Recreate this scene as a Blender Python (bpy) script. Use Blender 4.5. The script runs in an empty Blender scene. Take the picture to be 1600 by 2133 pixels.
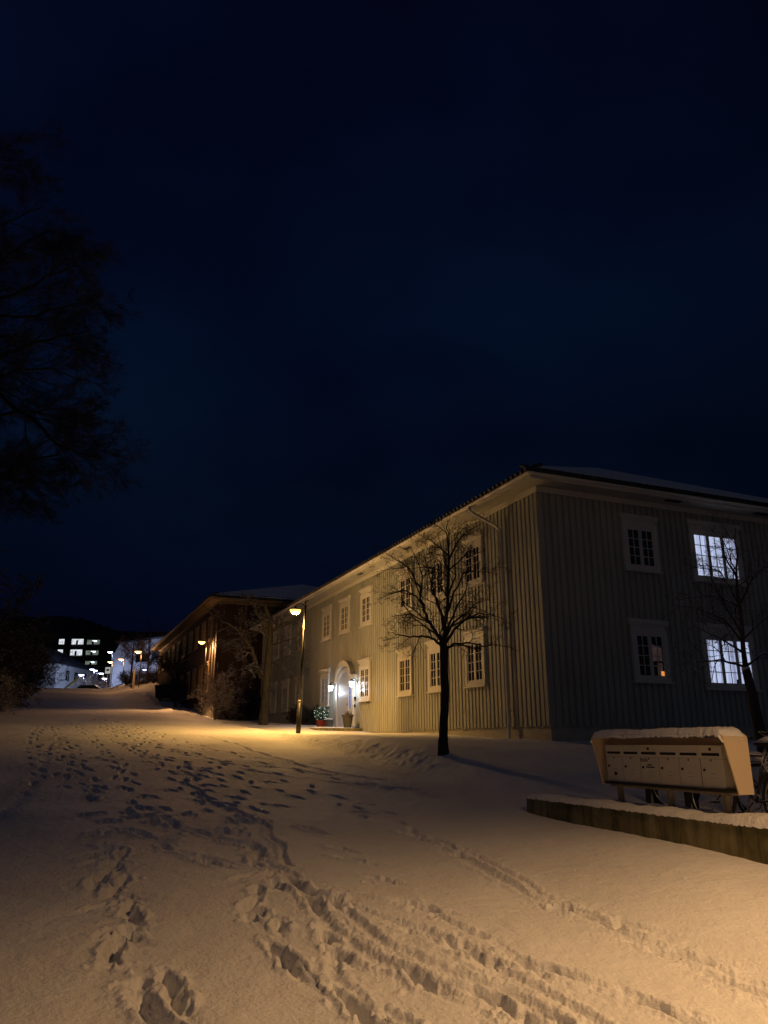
import bpy, math, random
import numpy as np
from mathutils import Vector, Matrix
R = math.radians
random.seed(7); rng = np.random.default_rng(11)
scene = bpy.context.scene
COL = scene.collection

# ------------------------------------------------------------------ camera
EYE = 1.6; PITCH = R(16.7); FPX = 1600.0
cam = bpy.data.cameras.new('camera'); camo = bpy.data.objects.new('camera', cam); COL.objects.link(camo)
cam.sensor_fit = 'VERTICAL'; cam.sensor_height = 36.0; cam.lens = FPX / 2133 * 36
cam.clip_start = 0.05; cam.clip_end = 6000
camo.location = (0, 0, EYE); camo.rotation_euler = (R(90) + PITCH, 0, 0)
scene.camera = camo
cP, sP = math.cos(PITCH), math.sin(PITCH)
def ray(px, py):
    u = px - 800; v = 1066.5 - py
    fw = FPX * cP - v * sP; up = FPX * sP + v * cP
    return u / fw, up / fw
def pt(px, py, D):
    r, e = ray(px, py)
    return Vector((r * D, D, EYE + e * D))

# ------------------------------------------------------------------ materials
def sock(nt, n, name): return n.inputs[name]
def newmat(name):
    m = bpy.data.materials.new(name); m.use_nodes = True
    nt = m.node_tree; b = nt.nodes['Principled BSDF']
    return m, nt, b
def coords(nt, scale=1.0, kind='Object'):
    tc = nt.nodes.new('ShaderNodeTexCoord'); mp = nt.nodes.new('ShaderNodeMapping')
    nt.links.new(tc.outputs[kind], mp.inputs[0])
    mp.inputs['Scale'].default_value = scale if hasattr(scale, '__len__') else (scale,) * 3
    return mp.outputs[0]
def noise(nt, vec, scale, detail=4, rough=.55):
    n = nt.nodes.new('ShaderNodeTexNoise'); nt.links.new(vec, n.inputs['Vector'])
    n.inputs['Scale'].default_value = scale; n.inputs['Detail'].default_value = detail; n.inputs['Roughness'].default_value = rough
    return n.outputs['Fac']
def ramp(nt, fac, stops):
    r = nt.nodes.new('ShaderNodeValToRGB'); nt.links.new(fac, r.inputs[0])
    while len(r.color_ramp.elements) < len(stops): r.color_ramp.elements.new(.5)
    for e, (p, c) in zip(r.color_ramp.elements, stops): e.position = p; e.color = (*c, 1) if len(c) == 3 else c
    return r.outputs[0]
def bump(nt, b, h, strength=.3, dist=.01):
    bp = nt.nodes.new('ShaderNodeBump'); bp.inputs['Strength'].default_value = strength; bp.inputs['Distance'].default_value = dist
    nt.links.new(h, bp.inputs['Height']); nt.links.new(bp.outputs[0], b.inputs['Normal']); return bp
def painted(name, col, var=.15, rough=.6, streak=True, snow=0.0, bs=.2, metallic=0.0, nscale=3.0):
    m, nt, b = newmat(name)
    v = coords(nt, (1, 1, .25) if streak else 1.0)
    f = noise(nt, v, nscale, 6, .6)
    lo = tuple(c * (1 - var) for c in col); hi = tuple(min(1, c * (1 + var)) for c in col)
    c = ramp(nt, f, [(.3, lo), (.7, hi)])
    b.inputs['Roughness'].default_value = rough; b.inputs['Metallic'].default_value = metallic
    f2 = noise(nt, coords(nt, 1.0), 90, 3)
    bump(nt, b, f2, bs, .003)
    if snow > 0:
        g = nt.nodes.new('ShaderNodeNewGeometry'); s = nt.nodes.new('ShaderNodeSeparateXYZ'); nt.links.new(g.outputs['Normal'], s.inputs[0])
        n3 = noise(nt, coords(nt, 1.0), 6, 3)
        a = nt.nodes.new('ShaderNodeMath'); a.operation = 'ADD'; nt.links.new(s.outputs['Z'], a.inputs[0]); nt.links.new(n3, a.inputs[1])
        r = ramp(nt, a.outputs[0], [(0, (0, 0, 0)), (1, (1, 1, 1))])
        mr = nt.nodes.new('ShaderNodeMapRange'); nt.links.new(a.outputs[0], mr.inputs[0])
        mr.inputs[1].default_value = 1.35 - snow; mr.inputs[2].default_value = 1.45 - snow
        mx = nt.nodes.new('ShaderNodeMix'); mx.data_type = 'RGBA'
        nt.links.new(mr.outputs[0], mx.inputs[0]); nt.links.new(c, mx.inputs[6]); mx.inputs[7].default_value = (.78, .78, .8, 1)
        c = mx.outputs[2]
    nt.links.new(c, b.inputs['Base Color'])
    return m
def emit(name, col, strength, base=(.8, .8, .8)):
    m, nt, b = newmat(name)
    b.inputs['Base Color'].default_value = (*base, 1)
    b.inputs['Emission Color'].default_value = (*col, 1); b.inputs['Emission Strength'].default_value = strength
    return m
def glassmat(name, tint=(.01, .012, .016), lift=0.0):
    m, nt, b = newmat(name)
    f = noise(nt, coords(nt, (1, 1, .6)), 2.3, 3)
    c = ramp(nt, f, [(.35, tuple(t * .4 for t in tint)), (.7, tuple(t * 2.2 for t in tint))])
    nt.links.new(c, b.inputs['Base Color']); b.inputs['Roughness'].default_value = .07
    b.inputs['Specular IOR Level'].default_value = .5
    return m
def litmat(name, col, strength, scale=(7, 7, .6), lo=.62):
    m, nt, b = newmat(name)
    v = coords(nt, scale)
    f = noise(nt, v, 2.0, 3)
    c = ramp(nt, f, [(.3, tuple(k * lo for k in col)), (.62, col)])
    b.inputs['Base Color'].default_value = (.3, .3, .3, 1)
    nt.links.new(c, b.inputs['Emission Color']); b.inputs['Emission Strength'].default_value = strength
    return m

def snowmat(name, grain=1.0, tint=(.80, .80, .82)):
    m, nt, b = newmat(name)
    v = coords(nt, 1.0)
    f = noise(nt, v, .8, 5)
    c = ramp(nt, f, [(.3, tuple(t * .9 for t in tint)), (.7, tint)])
    nt.links.new(c, b.inputs['Base Color']); b.inputs['Roughness'].default_value = .65
    b.inputs['Specular IOR Level'].default_value = .25
    n1 = noise(nt, v, 38, 6, .62); n2 = noise(nt, v, 9, 4, .5)
    ad = nt.nodes.new('ShaderNodeMath'); ad.operation = 'MULTIPLY_ADD'
    nt.links.new(n2, ad.inputs[0]); ad.inputs[1].default_value = 1.3; nt.links.new(n1, ad.inputs[2])
    bump(nt, b, ad.outputs[0], .75 * grain, .02)
    return m

M = {}
M['snow'] = snowmat('snow')
M['snow_soft'] = snowmat('snow_soft', .6)
M['siding'] = painted('siding', (.345, .35, .305), .16, .6, True, nscale=2.0)
M['soffit'] = painted('soffit_paint', (.40, .39, .34), .08, .6)
M['siding_gap_shade'] = painted('siding_gap_shade', (.26, .26, .22), .2, .8, True, nscale=2.0)  # under-boards darkened: shade between the boards is put into the colour
M['siding_brown'] = painted('siding_brown', (.07, .032, .013), .3, .7, True)
M['trim'] = painted('trim', (.62, .60, .54), .07, .5)
M['trim_ochre'] = painted('trim_ochre', (.26, .20, .11), .12, .6)
M['found'] = painted('foundation', (.42, .39, .32), .14, .85, False)
M['tile'] = painted('tile', (.03, .03, .033), .3, .6, False)
M['glass'] = glassmat('dark_glass')
M['curtain_glass'] = glassmat('curtain_glass', (.03, .028, .026))
M['lit'] = litmat('lit_room', (.60, .69, 1.0), .85)
M['metal_dark'] = painted('metal_dark', (.012, .011, .010), .2, .45, False, metallic=0.2)
M['metal_grey'] = painted('metal_grey', (.32, .32, .31), .1, .4, False, metallic=.5)
M['pole_pale'] = painted('pole_pale', (.30, .28, .24), .1, .5, False)
M['bark'] = painted('bark', (.035, .027, .020), .35, .9, True, bs=.8, nscale=14)
M['bark_snow'] = painted('bark_snow', (.06, .045, .032), .3, .9, True, snow=.42, nscale=9)
M['bark_pale'] = painted('bark_pale', (.10, .08, .04), .55, .9, True, snow=.12, nscale=7)
M['twig_dark'] = painted('twig_dark', (.022, .016, .015), .3, .95, True, nscale=9)
M['bark_frost'] = painted('bark_frost', (.16, .12, .09), .3, .9, True, snow=.62, nscale=9)
M['bark_black'] = painted('bark_black', (.006, .005, .0045), .3, .95, True, snow=.12, nscale=9)
M['mail'] = painted('mailbox_paint', (.66, .61, .50), .035, .42, False, bs=.08)
M['mail_hood'] = painted('mailbox_hood_paint', (.62, .50, .35), .04, .38, False, bs=.06)
M['mail_dark'] = painted('mail_dark', (.012, .008, .006), .2, .6, False)
M['mail_tag'] = painted('mail_tag', (.16, .07, .03), .2, .6, False)
M['black'] = painted('matt_black', (.004, .004, .004), .2, .7, False)
M['mail_line'] = painted('mail_line', (.30, .23, .15), .1, .6, False)
M['post_wood'] = painted('post_wood', (.28, .24, .16), .25, .8, True, nscale=8)
def concrete():
    m, nt, b = newmat('concrete_stained')
    v = coords(nt, (1, 1, .12)); f = noise(nt, v, 7, 6, .65)
    v2 = coords(nt, 1.0); g = noise(nt, v2, 1.3, 5, .6)
    c1 = ramp(nt, f, [(.30, (.07, .064, .026)), (.48, (.28, .24, .115)), (.72, (.44, .37, .21))])
    c2 = ramp(nt, g, [(.35, (.35, .37, .28)), (.65, (1, 1, 1))])
    mx = nt.nodes.new('ShaderNodeMix'); mx.data_type = 'RGBA'; mx.blend_type = 'MULTIPLY'; mx.inputs[0].default_value = 1
    nt.links.new(c1, mx.inputs[6]); nt.links.new(c2, mx.inputs[7]); nt.links.new(mx.outputs[2], b.inputs['Base Color'])
    b.inputs['Roughness'].default_value = .9
    bump(nt, b, noise(nt, v2, 45, 6, .7), .6, .008)
    return m
M['concrete'] = concrete()

# ------------------------------------------------------------------ mesh builder
class MB:
    def __init__(s): s.v = []; s.f = []
    def add(s, vs, fs):
        o = len(s.v); s.v.extend([tuple(p) for p in vs]); s.f.extend([tuple(i + o for i in f) for f in fs])
    def box(s, x0, x1, y0, y1, z0, z1):
        s.add([(x0, y0, z0), (x1, y0, z0), (x1, y1, z0), (x0, y1, z0), (x0, y0, z1), (x1, y0, z1), (x1, y1, z1), (x0, y1, z1)],
              [(0, 3, 2, 1), (4, 5, 6, 7), (0, 1, 5, 4), (1, 2, 6, 5), (2, 3, 7, 6), (3, 0, 4, 7)])
    def prism(s, poly, axis, a, b):
        # poly: 2-D points; axis 'x','y','z' = extrusion axis
        n = len(poly)
        def mk(p, t):
            return {'x': (t, p[0], p[1]), 'y': (p[0], t, p[1]), 'z': (p[0], p[1], t)}[axis]
        vs = [mk(p, a) for p in poly] + [mk(p, b) for p in poly]
        fs = [tuple(range(n))[::-1], tuple(range(n, 2 * n))] + [(i, (i + 1) % n, n + (i + 1) % n, n + i) for i in range(n)]
        s.add(vs, fs)
    def tube(s, pts, rad, k=8, cap=True):
        pts = [Vector(p) for p in pts]; n = len(pts)
        if not hasattr(rad, '__len__'): rad = [rad] * n
        vs = []; fs = []; prev = None
        for i, p in enumerate(pts):
            t = (pts[min(i + 1, n - 1)] - pts[max(i - 1, 0)])
            if t.length < 1e-9: t = Vector((0, 0, 1))
            t.normalize()
            if prev is None:
                a = t.orthogonal().normalized()
            else:
                a = (prev - t * prev.dot(t))
                a = a.normalized() if a.length > 1e-6 else t.orthogonal().normalized()
            prev = a; b = t.cross(a)
            for j in range(k):
                w = 2 * math.pi * j / k
                vs.append(p + (a * math.cos(w) + b * math.sin(w)) * rad[i])
        for i in range(n - 1):
            for j in range(k):
                fs.append((i * k + j, i * k + (j + 1) % k, (i + 1) * k + (j + 1) % k, (i + 1) * k + j))
        if cap and k > 2:
            fs.append(tuple(range(k))[::-1]); fs.append(tuple((n - 1) * k + j for j in range(k)))
        s.add(vs, fs)
    def lathe(s, prof, k=24, c=(0, 0, 0)):
        vs = []; fs = []
        for r, z in prof:
            for j in range(k):
                w = 2 * math.pi * j / k; vs.append((c[0] + r * math.cos(w), c[1] + r * math.sin(w), c[2] + z))
        for i in range(len(prof) - 1):
            for j in range(k):
                fs.append((i * k + j, i * k + (j + 1) % k, (i + 1) * k + (j + 1) % k, (i + 1) * k + j))
        s.add(vs, fs)
    def torus(s, c, R_, r, axis='x', k=28, j=8, a0=0, a1=2 * math.pi):
        n = k
        full = abs(a1 - a0 - 2 * math.pi) < 1e-6
        pts = []
        for i in range(n + (0 if full else 1)):
            w = a0 + (a1 - a0) * i / n
            ca, sa = math.cos(w) * R_, math.sin(w) * R_
            pts.append(Vector(c) + (Vector((0, ca, sa)) if axis == 'x' else Vector((ca, 0, sa)) if axis == 'y' else Vector((ca, sa, 0))))
        if full: pts.append(pts[0]); 
        s.tube(pts, r, j, cap=not full)
    def build(s, name, m, parent=None, smooth=False, bevel=0.0, loc=(0, 0, 0), rot=(0, 0, 0)):
        me = bpy.data.meshes.new(name); me.from_pydata(s.v, [], s.f); me.update()
        if smooth: me.polygons.foreach_set('use_smooth', [True] * len(me.polygons))
        me.materials.append(M[m] if isinstance(m, str) else m)
        o = bpy.data.objects.new(name, me); COL.objects.link(o)
        o.location = loc; o.rotation_euler = rot
        if parent: o.parent = parent
        if bevel:
            b = o.modifiers.new('bevel', 'BEVEL'); b.width = bevel; b.segments = 2; b.limit_method = 'ANGLE'
        return o
def empty(name, label, cat, loc=(0, 0, 0), rz=0, group=None, rx=0, ry=0):
    o = bpy.data.objects.new(name, None); COL.objects.link(o); o.location = loc; o.rotation_euler = (rx, ry, rz)
    tag(o, label, cat, group); return o
def tag(o, label=None, cat=None, group=None, kind=None):
    if label: o['label'] = label
    if cat: o['category'] = cat
    if group: o['group'] = group
    if kind: o['kind'] = kind
def kids(o): return [c for c in bpy.data.objects if c.parent == o]
def copy_tree(o, parent=None):
    c = o.copy(); COL.objects.link(c)
    if parent: c.parent = parent
    for ch in kids(o): copy_tree(ch, c)
    return c

# ------------------------------------------------------------------ terrain
F = Vector((-.384, .923)).normalized(); S = Vector((F.y, -F.x))      # along the street / across it to the right
RZ = math.atan2(S.y, S.x)
C1 = Vector((4.1815, 20.0))                                          # street corner of the long pale house
ZR = ([-60, 0, 10, 22, 40, 60, 90, 108, 135, 200, 320, 4000], [-3, 0, .68, 1.55, 2.8, 4.2, 6.75, 7.05, 8.3, 9, 10, 30])
ZL = ([-60, 0, 6, 9, 11, 13, 15, 16.85, 22, 27, 37, 45, 50.6, 60, 90, 108, 135, 200, 320, 4000],
      [-2.6, .4, .62, .72, .95, 1.22, 1.42, 1.66, 1.84, 1.88, 2.4, 2.74, 3.2, 4.1, 6.75, 7.05, 8.3, 9, 10, 30])
def sm(x): x = np.clip(x, 0, 1); return x * x * (3 - 2 * x)
class VN:
    def __init__(s, seed): s.t = np.random.default_rng(seed).random((256, 256))
    def __call__(s, x, y):
        xi = np.floor(x).astype(int); yi = np.floor(y).astype(int); fx = x - xi; fy = y - yi
        fx = fx * fx * (3 - 2 * fx); fy = fy * fy * (3 - 2 * fy); t = s.t
        a = t[xi & 255, yi & 255]; b = t[(xi + 1) & 255, yi & 255]; c = t[xi & 255, (yi + 1) & 255]; d = t[(xi + 1) & 255, (yi + 1) & 255]
        return (a * (1 - fx) + b * fx) * (1 - fy) + (c * (1 - fx) + d * fx) * fy - .5
vn = VN(3); vn2 = VN(5)
def smooth_ground(x, y):
    x = np.asarray(x, float); y = np.asarray(y, float)
    q = x * F.x + y * F.y; w = x * S.x + y * S.y
    zr = np.interp(q, *ZR); zl = np.interp(q, *ZL)
    for _ in (0,):
        zr = (zr + np.interp(q - 2, *ZR) + np.interp(q + 2, *ZR)) / 3
        zl = (zl + np.interp(q - 1, *ZL) + np.interp(q + 1, *ZL)) / 3
    edge = 7.2 + .35 * vn(q * .18 + 7.3, q * 0 + 2.2)
    k = sm((w - edge + .75) / 1.3)
    z = zr * (1 - k) + zl * k
    # snow heaped against the low wall
    z = z + .23 * np.exp(-((w - 5.9) / 1.3) ** 2) * sm((9.2 - q) / 4) * (1 - k * .6)
    # bank on the left of the street
    z = z + .55 * sm((-w - 2.9) / 2.0) * sm((q - 14) / 12) * np.exp(-np.clip(-w - 5, 0, 99) / 12)
    # ploughed ridges at the top of the street
    far = sm((q - 58) / 14) * sm((125 - q) / 15)
    for c0, h0, s0 in ((76, .28, 2.2), (84, .38, 2.4), (94, .55, 3.0)):
        z = z + h0 * np.exp(-((q - c0 - .16 * w) / s0) ** 2) * far
    z = z + far * 1.25 * sm((w - 4) / 6)
    z = z + .10 * vn(x * .3, y * .3) + .05 * vn2(x * .9, y * .9)
    return z
def gz(x, y): return float(smooth_ground([x], [y])[0])
def onground(px, py):
    r, e = ray(px, py)
    D = np.arange(2.5, 140, .02)
    k = np.nonzero(EYE + e * D < smooth_ground(r * D, D))[0]
    d = float(D[k[0]]) if len(k) else 140.0
    return Vector((r * d, d))

# footprints and trails
trails_px = [   # lines walked in the snow further off
    [(240, 1545), (225, 1522), (190, 1502), (170, 1490)], [(300, 1550), (262, 1528), (225, 1510), (205, 1494)], [(140, 1560), (120, 1530), (110, 1512)],
    [(330, 1556), (300, 1535), (260, 1518), (235, 1500)], [(68, 1545), (75, 1525), (90, 1508)], [(200, 1545), (175, 1525), (150, 1506)], [(430, 1560), (360, 1540), (300, 1522), (270, 1508)],
    [(195, 1660), (180, 1615), (148, 1590), (78, 1550)],
    [(560, 1690), (500, 1650), (430, 1612), (350, 1580), (280, 1556), (240, 1545)],
    [(430, 1672), (400, 1625), (330, 1580), (250, 1548)],
    [(770, 1700), (700, 1665), (610, 1628), (540, 1604), (430, 1578), (330, 1556)],
    [(760, 1600), (690, 1592), (600, 1588), (500, 1575), (430, 1560), (330, 1548)],
    [(80, 1630), (76, 1600), (68, 1570), (68, 1545)],
    [(470, 1730), (455, 1690), (400, 1650), (350, 1610), (300, 1575), (262, 1550)],
    [(300, 1700), (285, 1650), (262, 1610), (235, 1572)],
    [(620, 1660), (540, 1640), (470, 1600), (400, 1570), (300, 1548)],
    [(530, 1700), (505, 1672), (430, 1635), (380, 1600)],
    [(150, 1620), (160, 1585), (150, 1550)],
    [(930, 1660), (800, 1640), (660, 1612), (520, 1585)],

    [(270, 1640), (240, 1600), (215, 1565), (200, 1545)],
    [(850, 1712), (780, 1690), (740, 1672)],
]
grooves_px = [  # (line, depth, half width)
    ([(1600, 2080), (1400, 1995), (1290, 1935), (1170, 1890), (1060, 1838), (930, 1775), (860, 1728)], .06, .09),
    ([(1600, 2060), (1420, 1985), (1200, 1893), (1080, 1832), (960, 1770), (900, 1745)], .035, .06),
    ([(1160, 2133), (1040, 2060), (900, 2010), (800, 1960), (720, 1890), (650, 1855), (560, 1810), (500, 1790)], .06, .07),
    ([(1100, 2133), (1010, 2075), (880, 2040), (800, 2010), (690, 1930), (660, 1880), (600, 1820), (520, 1760), (400, 1730)], .05, .08),
    ([(1250, 2133), (1100, 2050), (960, 1975), (880, 1935), (780, 1900), (680, 1865), (610, 1840)], .045, .06),
    ([(1000, 1955), (900, 1900), (830, 1880), (720, 1860), (640, 1850)], .04, .06),
    ([(610, 1805), (590, 1770), (560, 1745), (550, 1715), (500, 1692), (450, 1675), (420, 1650), (380, 1630)], .055, .05),
    ([(1130, 2035), (1000, 1950), (960, 1930), (880, 1895)], .04, .05),
    ([(1450, 2133), (1330, 2080), (1290, 2060)], .05, .07),
    ([(430, 1534), (500, 1552), (560, 1575), (620, 1592), (700, 1612), (800, 1625)], .04, .10),
    ([(520, 1605), (600, 1618), (700, 1630), (860, 1645)], .03, .07),
    ([(380, 1572), (480, 1592), (600, 1600), (760, 1640)], .03, .07),
    ([(860, 2133), (760, 2095), (700, 2040), (680, 1995)], .05, .06),
    ([(330, 2133), (305, 2080), (292, 2050)], .05, .07),
    ([(0, 1700), (60, 1640), (90, 1590), (100, 1550)], .02, .12),
]
prints = []      # x, y, dir, length, width, depth
for tl in trails_px:
    P = [onground(*p) for p in tl]
    acc = 0; side = 1
    for a, b in zip(P[:-1], P[1:]):
        d = b - a; L = d.length; u = d.normalized(); n = Vector((-u.y, u.x)); s_ = -acc
        while s_ < L:
            if s_ >= 0:
                p = a + u * s_ + n * side * random.uniform(.06, .13)
                prints.append((p.x, p.y, math.atan2(u.y, u.x) + random.uniform(-.25, .25), random.uniform(.12, .20), random.uniform(.038, .052), random.uniform(.035, .075)))
                side *= -1
            s_ += random.uniform(.5, .85)
        acc = 0 if s_ < L else -(s_ - L)
near_px = [  # px, py, half length, depth, heading in degrees
    (240, 1968, .20, .12, 100), (233, 2003, .08, .05, 90), (273, 1905, .14, .09, 120), (268, 1935, .07, .06, 30), (203, 1890, .10, .07, 60), (218, 1945, .08, .03, 90), (194, 1838, .15, .10, 110),
    (257, 1835, .13, .09, 95), (231, 1812, .13, .08, 60), (238, 1795, .12, .07, 80), (257, 1777, .13, .09, 100), (182, 1778, .22, .06, 55), (195, 1737, .08, .06, 80), (197, 1695, .12, .08, 60), (197, 1664, .12, .07, 90),
    (268, 1690, .12, .07, 110), (317, 1697, .14, .08, 70), (340, 1684, .16, .07, 120), (360, 1715, .14, .08, 110), (355, 1745, .14, .09, 70), (338, 1762, .10, .05, 120), (292, 1736, .16, .08, 130),
    (415, 1785, .26, .08, 150), (432, 1797, .18, .10, 150), (512, 1826, .12, .10, 60), (536, 1852, .10, .08, 100), (527, 1878, .14, .10, 80), (583, 1925, .10, .09, 100), (582, 1985, .20, .11, 122), (603, 2012, .10, .12, 120),
    (350, 2045, .13, .08, 120), (365, 2078, .13, .11, 120), (310, 2095, .22, .06, 115), (350, 2128, .16, .10, 135), (295, 2045, .08, .04, 110), (458, 1738, .09, .06, 80), (466, 1729, .10, .07, 110), (530, 1770, .09, .07, 60), (541, 1772, .09, .07, 100),
    (530, 1796, .10, .07, 120), (566, 1818, .13, .08, 85), (575, 1845, .12, .06, 120), (645, 1728, .18, .09, 140), (706, 1768, .16, .07, 145), (730, 1792, .20, .09, 145), (680, 1945, .14, .09, 120), (700, 1985, .16, .07, 125),
    (727, 2085, .22, .12, 125), (745, 2110, .12, .13, 120), (790, 1832, .18, .06, 140), (870, 1888, .24, .08, 145), (985, 1990, .26, .07, 140), (1005, 2012, .10, .08, 140), (1125, 2015, .26, .09, 142), (1060, 2095, .24, .09, 135),
    (1080, 2112, .10, .10, 110), (1290, 1926, .24, .08, 148), (1400, 1988, .34, .07, 148), (1320, 2085, .25, .07, 145), (930, 1763, .18, .07, 142), (945, 1780, .14, .06, 142), (855, 1740, .18, .07, 140), (1160, 1885, .16, .05, 142),
    (520, 1910, .12, .04, 120), (860, 2030, .2, .09, 130), (880, 2050, .12, .10, 130), (840, 1935, .2, .05, 140), (960, 1965, .2, .05, 140), (640, 1870, .16, .07, 120), (655, 1885, .12, .08, 110), (560, 1630, .13, .06, 150), (765, 1675, .18, .05, 150), (750, 1692, .15, .05, 150)]
rp = random.Random(5)
for cx, cy, sx, sy, n_ in ((195, 1650, 14, 60, 7), (225, 1790, 32, 60, 12), (250, 1900, 22, 50, 6), (300, 1700, 50, 35, 8), (430, 1640, 60, 30, 9), (500, 1700, 45, 45, 8), (550, 1800, 40, 55, 5), (690, 1900, 50, 60, 4), (150, 1600, 40, 30, 6)):
    for _ in range(n_): near_px.append((cx + rp.gauss(0, sx * .7), cy + rp.gauss(0, sy * .7), rp.uniform(.07, .14), rp.uniform(.04, .08), rp.uniform(60, 150)))
for px, py, ln, dp, hd_ in near_px:
    p = onground(px, py)
    k_ = (1.2 if ln < .15 else .9) if px < 640 and py > 1660 else 1.0
    prints.append((p.x, p.y, R(hd_), ln, .056, dp * k_))
    for _ in range(4):      # a clod kicked out beside the step
        prints.append((p.x + random.uniform(-.16, .16), p.y + random.uniform(-.16, .16), random.uniform(0, 3), random.uniform(.02, .04), .022, -random.uniform(.008, .03)))

def terrain():
    a_f = np.linspace(-31, 31, 700)
    a_c = np.concatenate([np.linspace(31.8, 60, 30), np.linspace(64, 296, 50), np.linspace(300, 328.2, 30)])
    ang = np.radians(np.concatenate([a_f, a_c]))
    rad = np.concatenate([np.linspace(.15, 3.4, 22)[:-1], np.geomspace(3.4, 30, 760), np.geomspace(30, 130, 260)[1:], np.geomspace(130, 4000, 60)[1:]])
    A, Rr = np.meshgrid(ang, rad)
    X = (np.sin(A) * Rr).ravel(); Y = (np.cos(A) * Rr).ravel()
    Z = smooth_ground(X, Y)
    # flat skirt far away
    near = Rr.ravel() < 60
    idx = np.nonzero((Rr.ravel() < 75) & (np.abs(((A.ravel() + np.pi) % (2 * np.pi)) - np.pi) < R(50)))[0]
    x = X[idx]; y = Y[idx]; dz = np.zeros(len(idx)); churn = np.zeros(len(idx))
    q = x * F.x + y * F.y; w = x * S.x + y * S.y
    for line, dep, hw in grooves_px:
        P = [onground(*p) for p in line]
        best = np.full(len(x), 9.0); tt = np.zeros(len(x)); acc = 0
        xs = [p.x for p in P]; ys = [p.y for p in P]
        m = np.nonzero((x > min(xs) - .7) & (x < max(xs) + .7) & (y > min(ys) - .7) & (y < max(ys) + .7))[0]
        xm = x[m]; ym = y[m]; best = np.full(len(m), 9.0); tt = np.zeros(len(m))
        xw = xm + .10 * vn(xm * 2.3, ym * 2.3) ; yw = ym + .10 * vn2(xm * 2.3, ym * 2.3)
        for a, b in zip(P[:-1], P[1:]):
            d = b - a; L = max(d.length, .01)
            t = np.clip(((xw - a.x) * d.x + (yw - a.y) * d.y) / L / L, 0, 1)
            ds = np.hypot(xw - a.x - d.x * t, yw - a.y - d.y * t)
            c = ds < best; best[c] = ds[c]; tt[c] = acc + t[c] * L; acc += L
        mod = .45 + 1.1 * np.clip(vn(tt * 1.7, tt * 0 + dep * 900) + .45, 0, 1)
        hw = hw * .62; dep = dep * .56
        dz[m] += -dep * mod * np.exp(-(best / hw) ** 4) + dep * .30 * mod * np.exp(-((best - hw * 1.75) / (hw * .6)) ** 2)
        churn[m] += mod * np.exp(-(best / (hw * 3.6)) ** 2)
    add_ = np.zeros(len(idx)); dep_ = np.zeros(len(idx)); rim_ = np.zeros(len(idx)); order = np.argsort(y); ysr = y[order]
    for (fx, fy, th, ln, wd, dp) in prints:
        lo = np.searchsorted(ysr, fy - .6); hi = np.searchsorted(ysr, fy + .6)
        m = order[lo:hi]; m = m[np.abs(x[m] - fx) < .6]
        if len(m) == 0: continue
        ddx = x[m] - fx; ddy = y[m] - fy
        jx = .022 * vn(x[m] * 19 + y[m] * 8, y[m] * 19 - x[m] * 8); jy = .022 * vn2(x[m] * 19 - y[m] * 8, y[m] * 19 + x[m] * 8)
        l = (ddx + jx) * math.cos(th) + (ddy + jy) * math.sin(th); s_ = -(ddx + jx) * math.sin(th) + (ddy + jy) * math.cos(th)
        wloc = wd * (1 - .22 * np.sin(l / ln * 2.2))
        rr = np.sqrt((l / ln) ** 2 + (s_ / wloc) ** 2)
        if dp < 0: add_[m] += -dp * np.exp(-(rr * 1.2) ** 2); continue
        dep_[m] = np.minimum(dep_[m], -dp * (1 - sm((rr - .7) / .32)) * (1 + .5 * vn(x[m] * 23, y[m] * 23)))
        rim_[m] = np.maximum(rim_[m], dp * .16 * np.exp(-((rr - 1.45) / .35) ** 2))
        # drag mark behind the heel
        tail = np.exp(-(s_ / (wd * .7)) ** 2) * sm((-l - ln * .5) / .1) * np.exp(-np.clip(-l - ln, 0, 9) / .12)
        dep_[m] = np.minimum(dep_[m], -dp * .45 * tail)
        churn[m] = np.maximum(churn[m], .8 * np.exp(-(rr / 2.0) ** 2))
    dz += dep_ + add_ + rim_ * (dep_ > -.004)
    churn = np.clip(churn, 0, 1.0)
    hi_n = vn(x * 21 + y * 9, y * 21 - x * 9) * .32 + vn2(x * 36 - y * 17, y * 36 + x * 17) * .4 + vn(x * 57 + y * 31, y * 57 - x * 31) * .4
    dz += churn * (hi_n + .35 * vn2(x * 95, y * 95)) * .029
    # crumbly edge of the bank on the right
    e = 7.0 + .35 * vn(q * .18 + 7.3, q * 0 + 2.2)
    bk = np.exp(-((w - e) / .35) ** 2) * sm((q - 13) / 3)
    lump = vn(x * 3.1, y * 3.1) + .6 * vn2(x * 7.3, y * 7.3)
    dz += bk * (.055 * lump + .045 * vn(x * 13, y * 13) + .04)
    bk2 = np.exp(-((w - 6.6) / .5) ** 2) * sm((q - 34) / 6)
    dz += bk2 * (.16 * np.abs(lump) + .05)
    # general wind-packed texture
    dz += (vn(x * 4.1, y * 2.3) * .012 + vn2(x * 11, y * 7) * .007 + vn(x * 29, y * 23) * .0035)
    Z[idx] += dz
    nr, nc = len(rad), len(ang)
    i = np.arange(nr - 1)[:, None] * nc; j = np.arange(nc)[None, :]; j2 = (j + 1) % nc
    quads = np.stack([(i + j), (i + j2), (i + nc + j2), (i + nc + j)], -1).reshape(-1, 4)
    co = np.stack([X, Y, Z], 1)
    co = np.vstack([co, [[0, 0, gz(0, 0)]]])
    me = bpy.data.meshes.new('snowy_ground')
    nq = len(quads); jj = np.arange(nc)
    tri = np.stack([jj, np.full(nc, len(co) - 1), (jj + 1) % nc], 1)
    me.vertices.add(len(co)); me.vertices.foreach_set('co', co.ravel())
    me.loops.add(nq * 4 + nc * 3); me.loops.foreach_set('vertex_index', np.concatenate([quads[:, ::-1].ravel(), tri.ravel()]))
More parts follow.
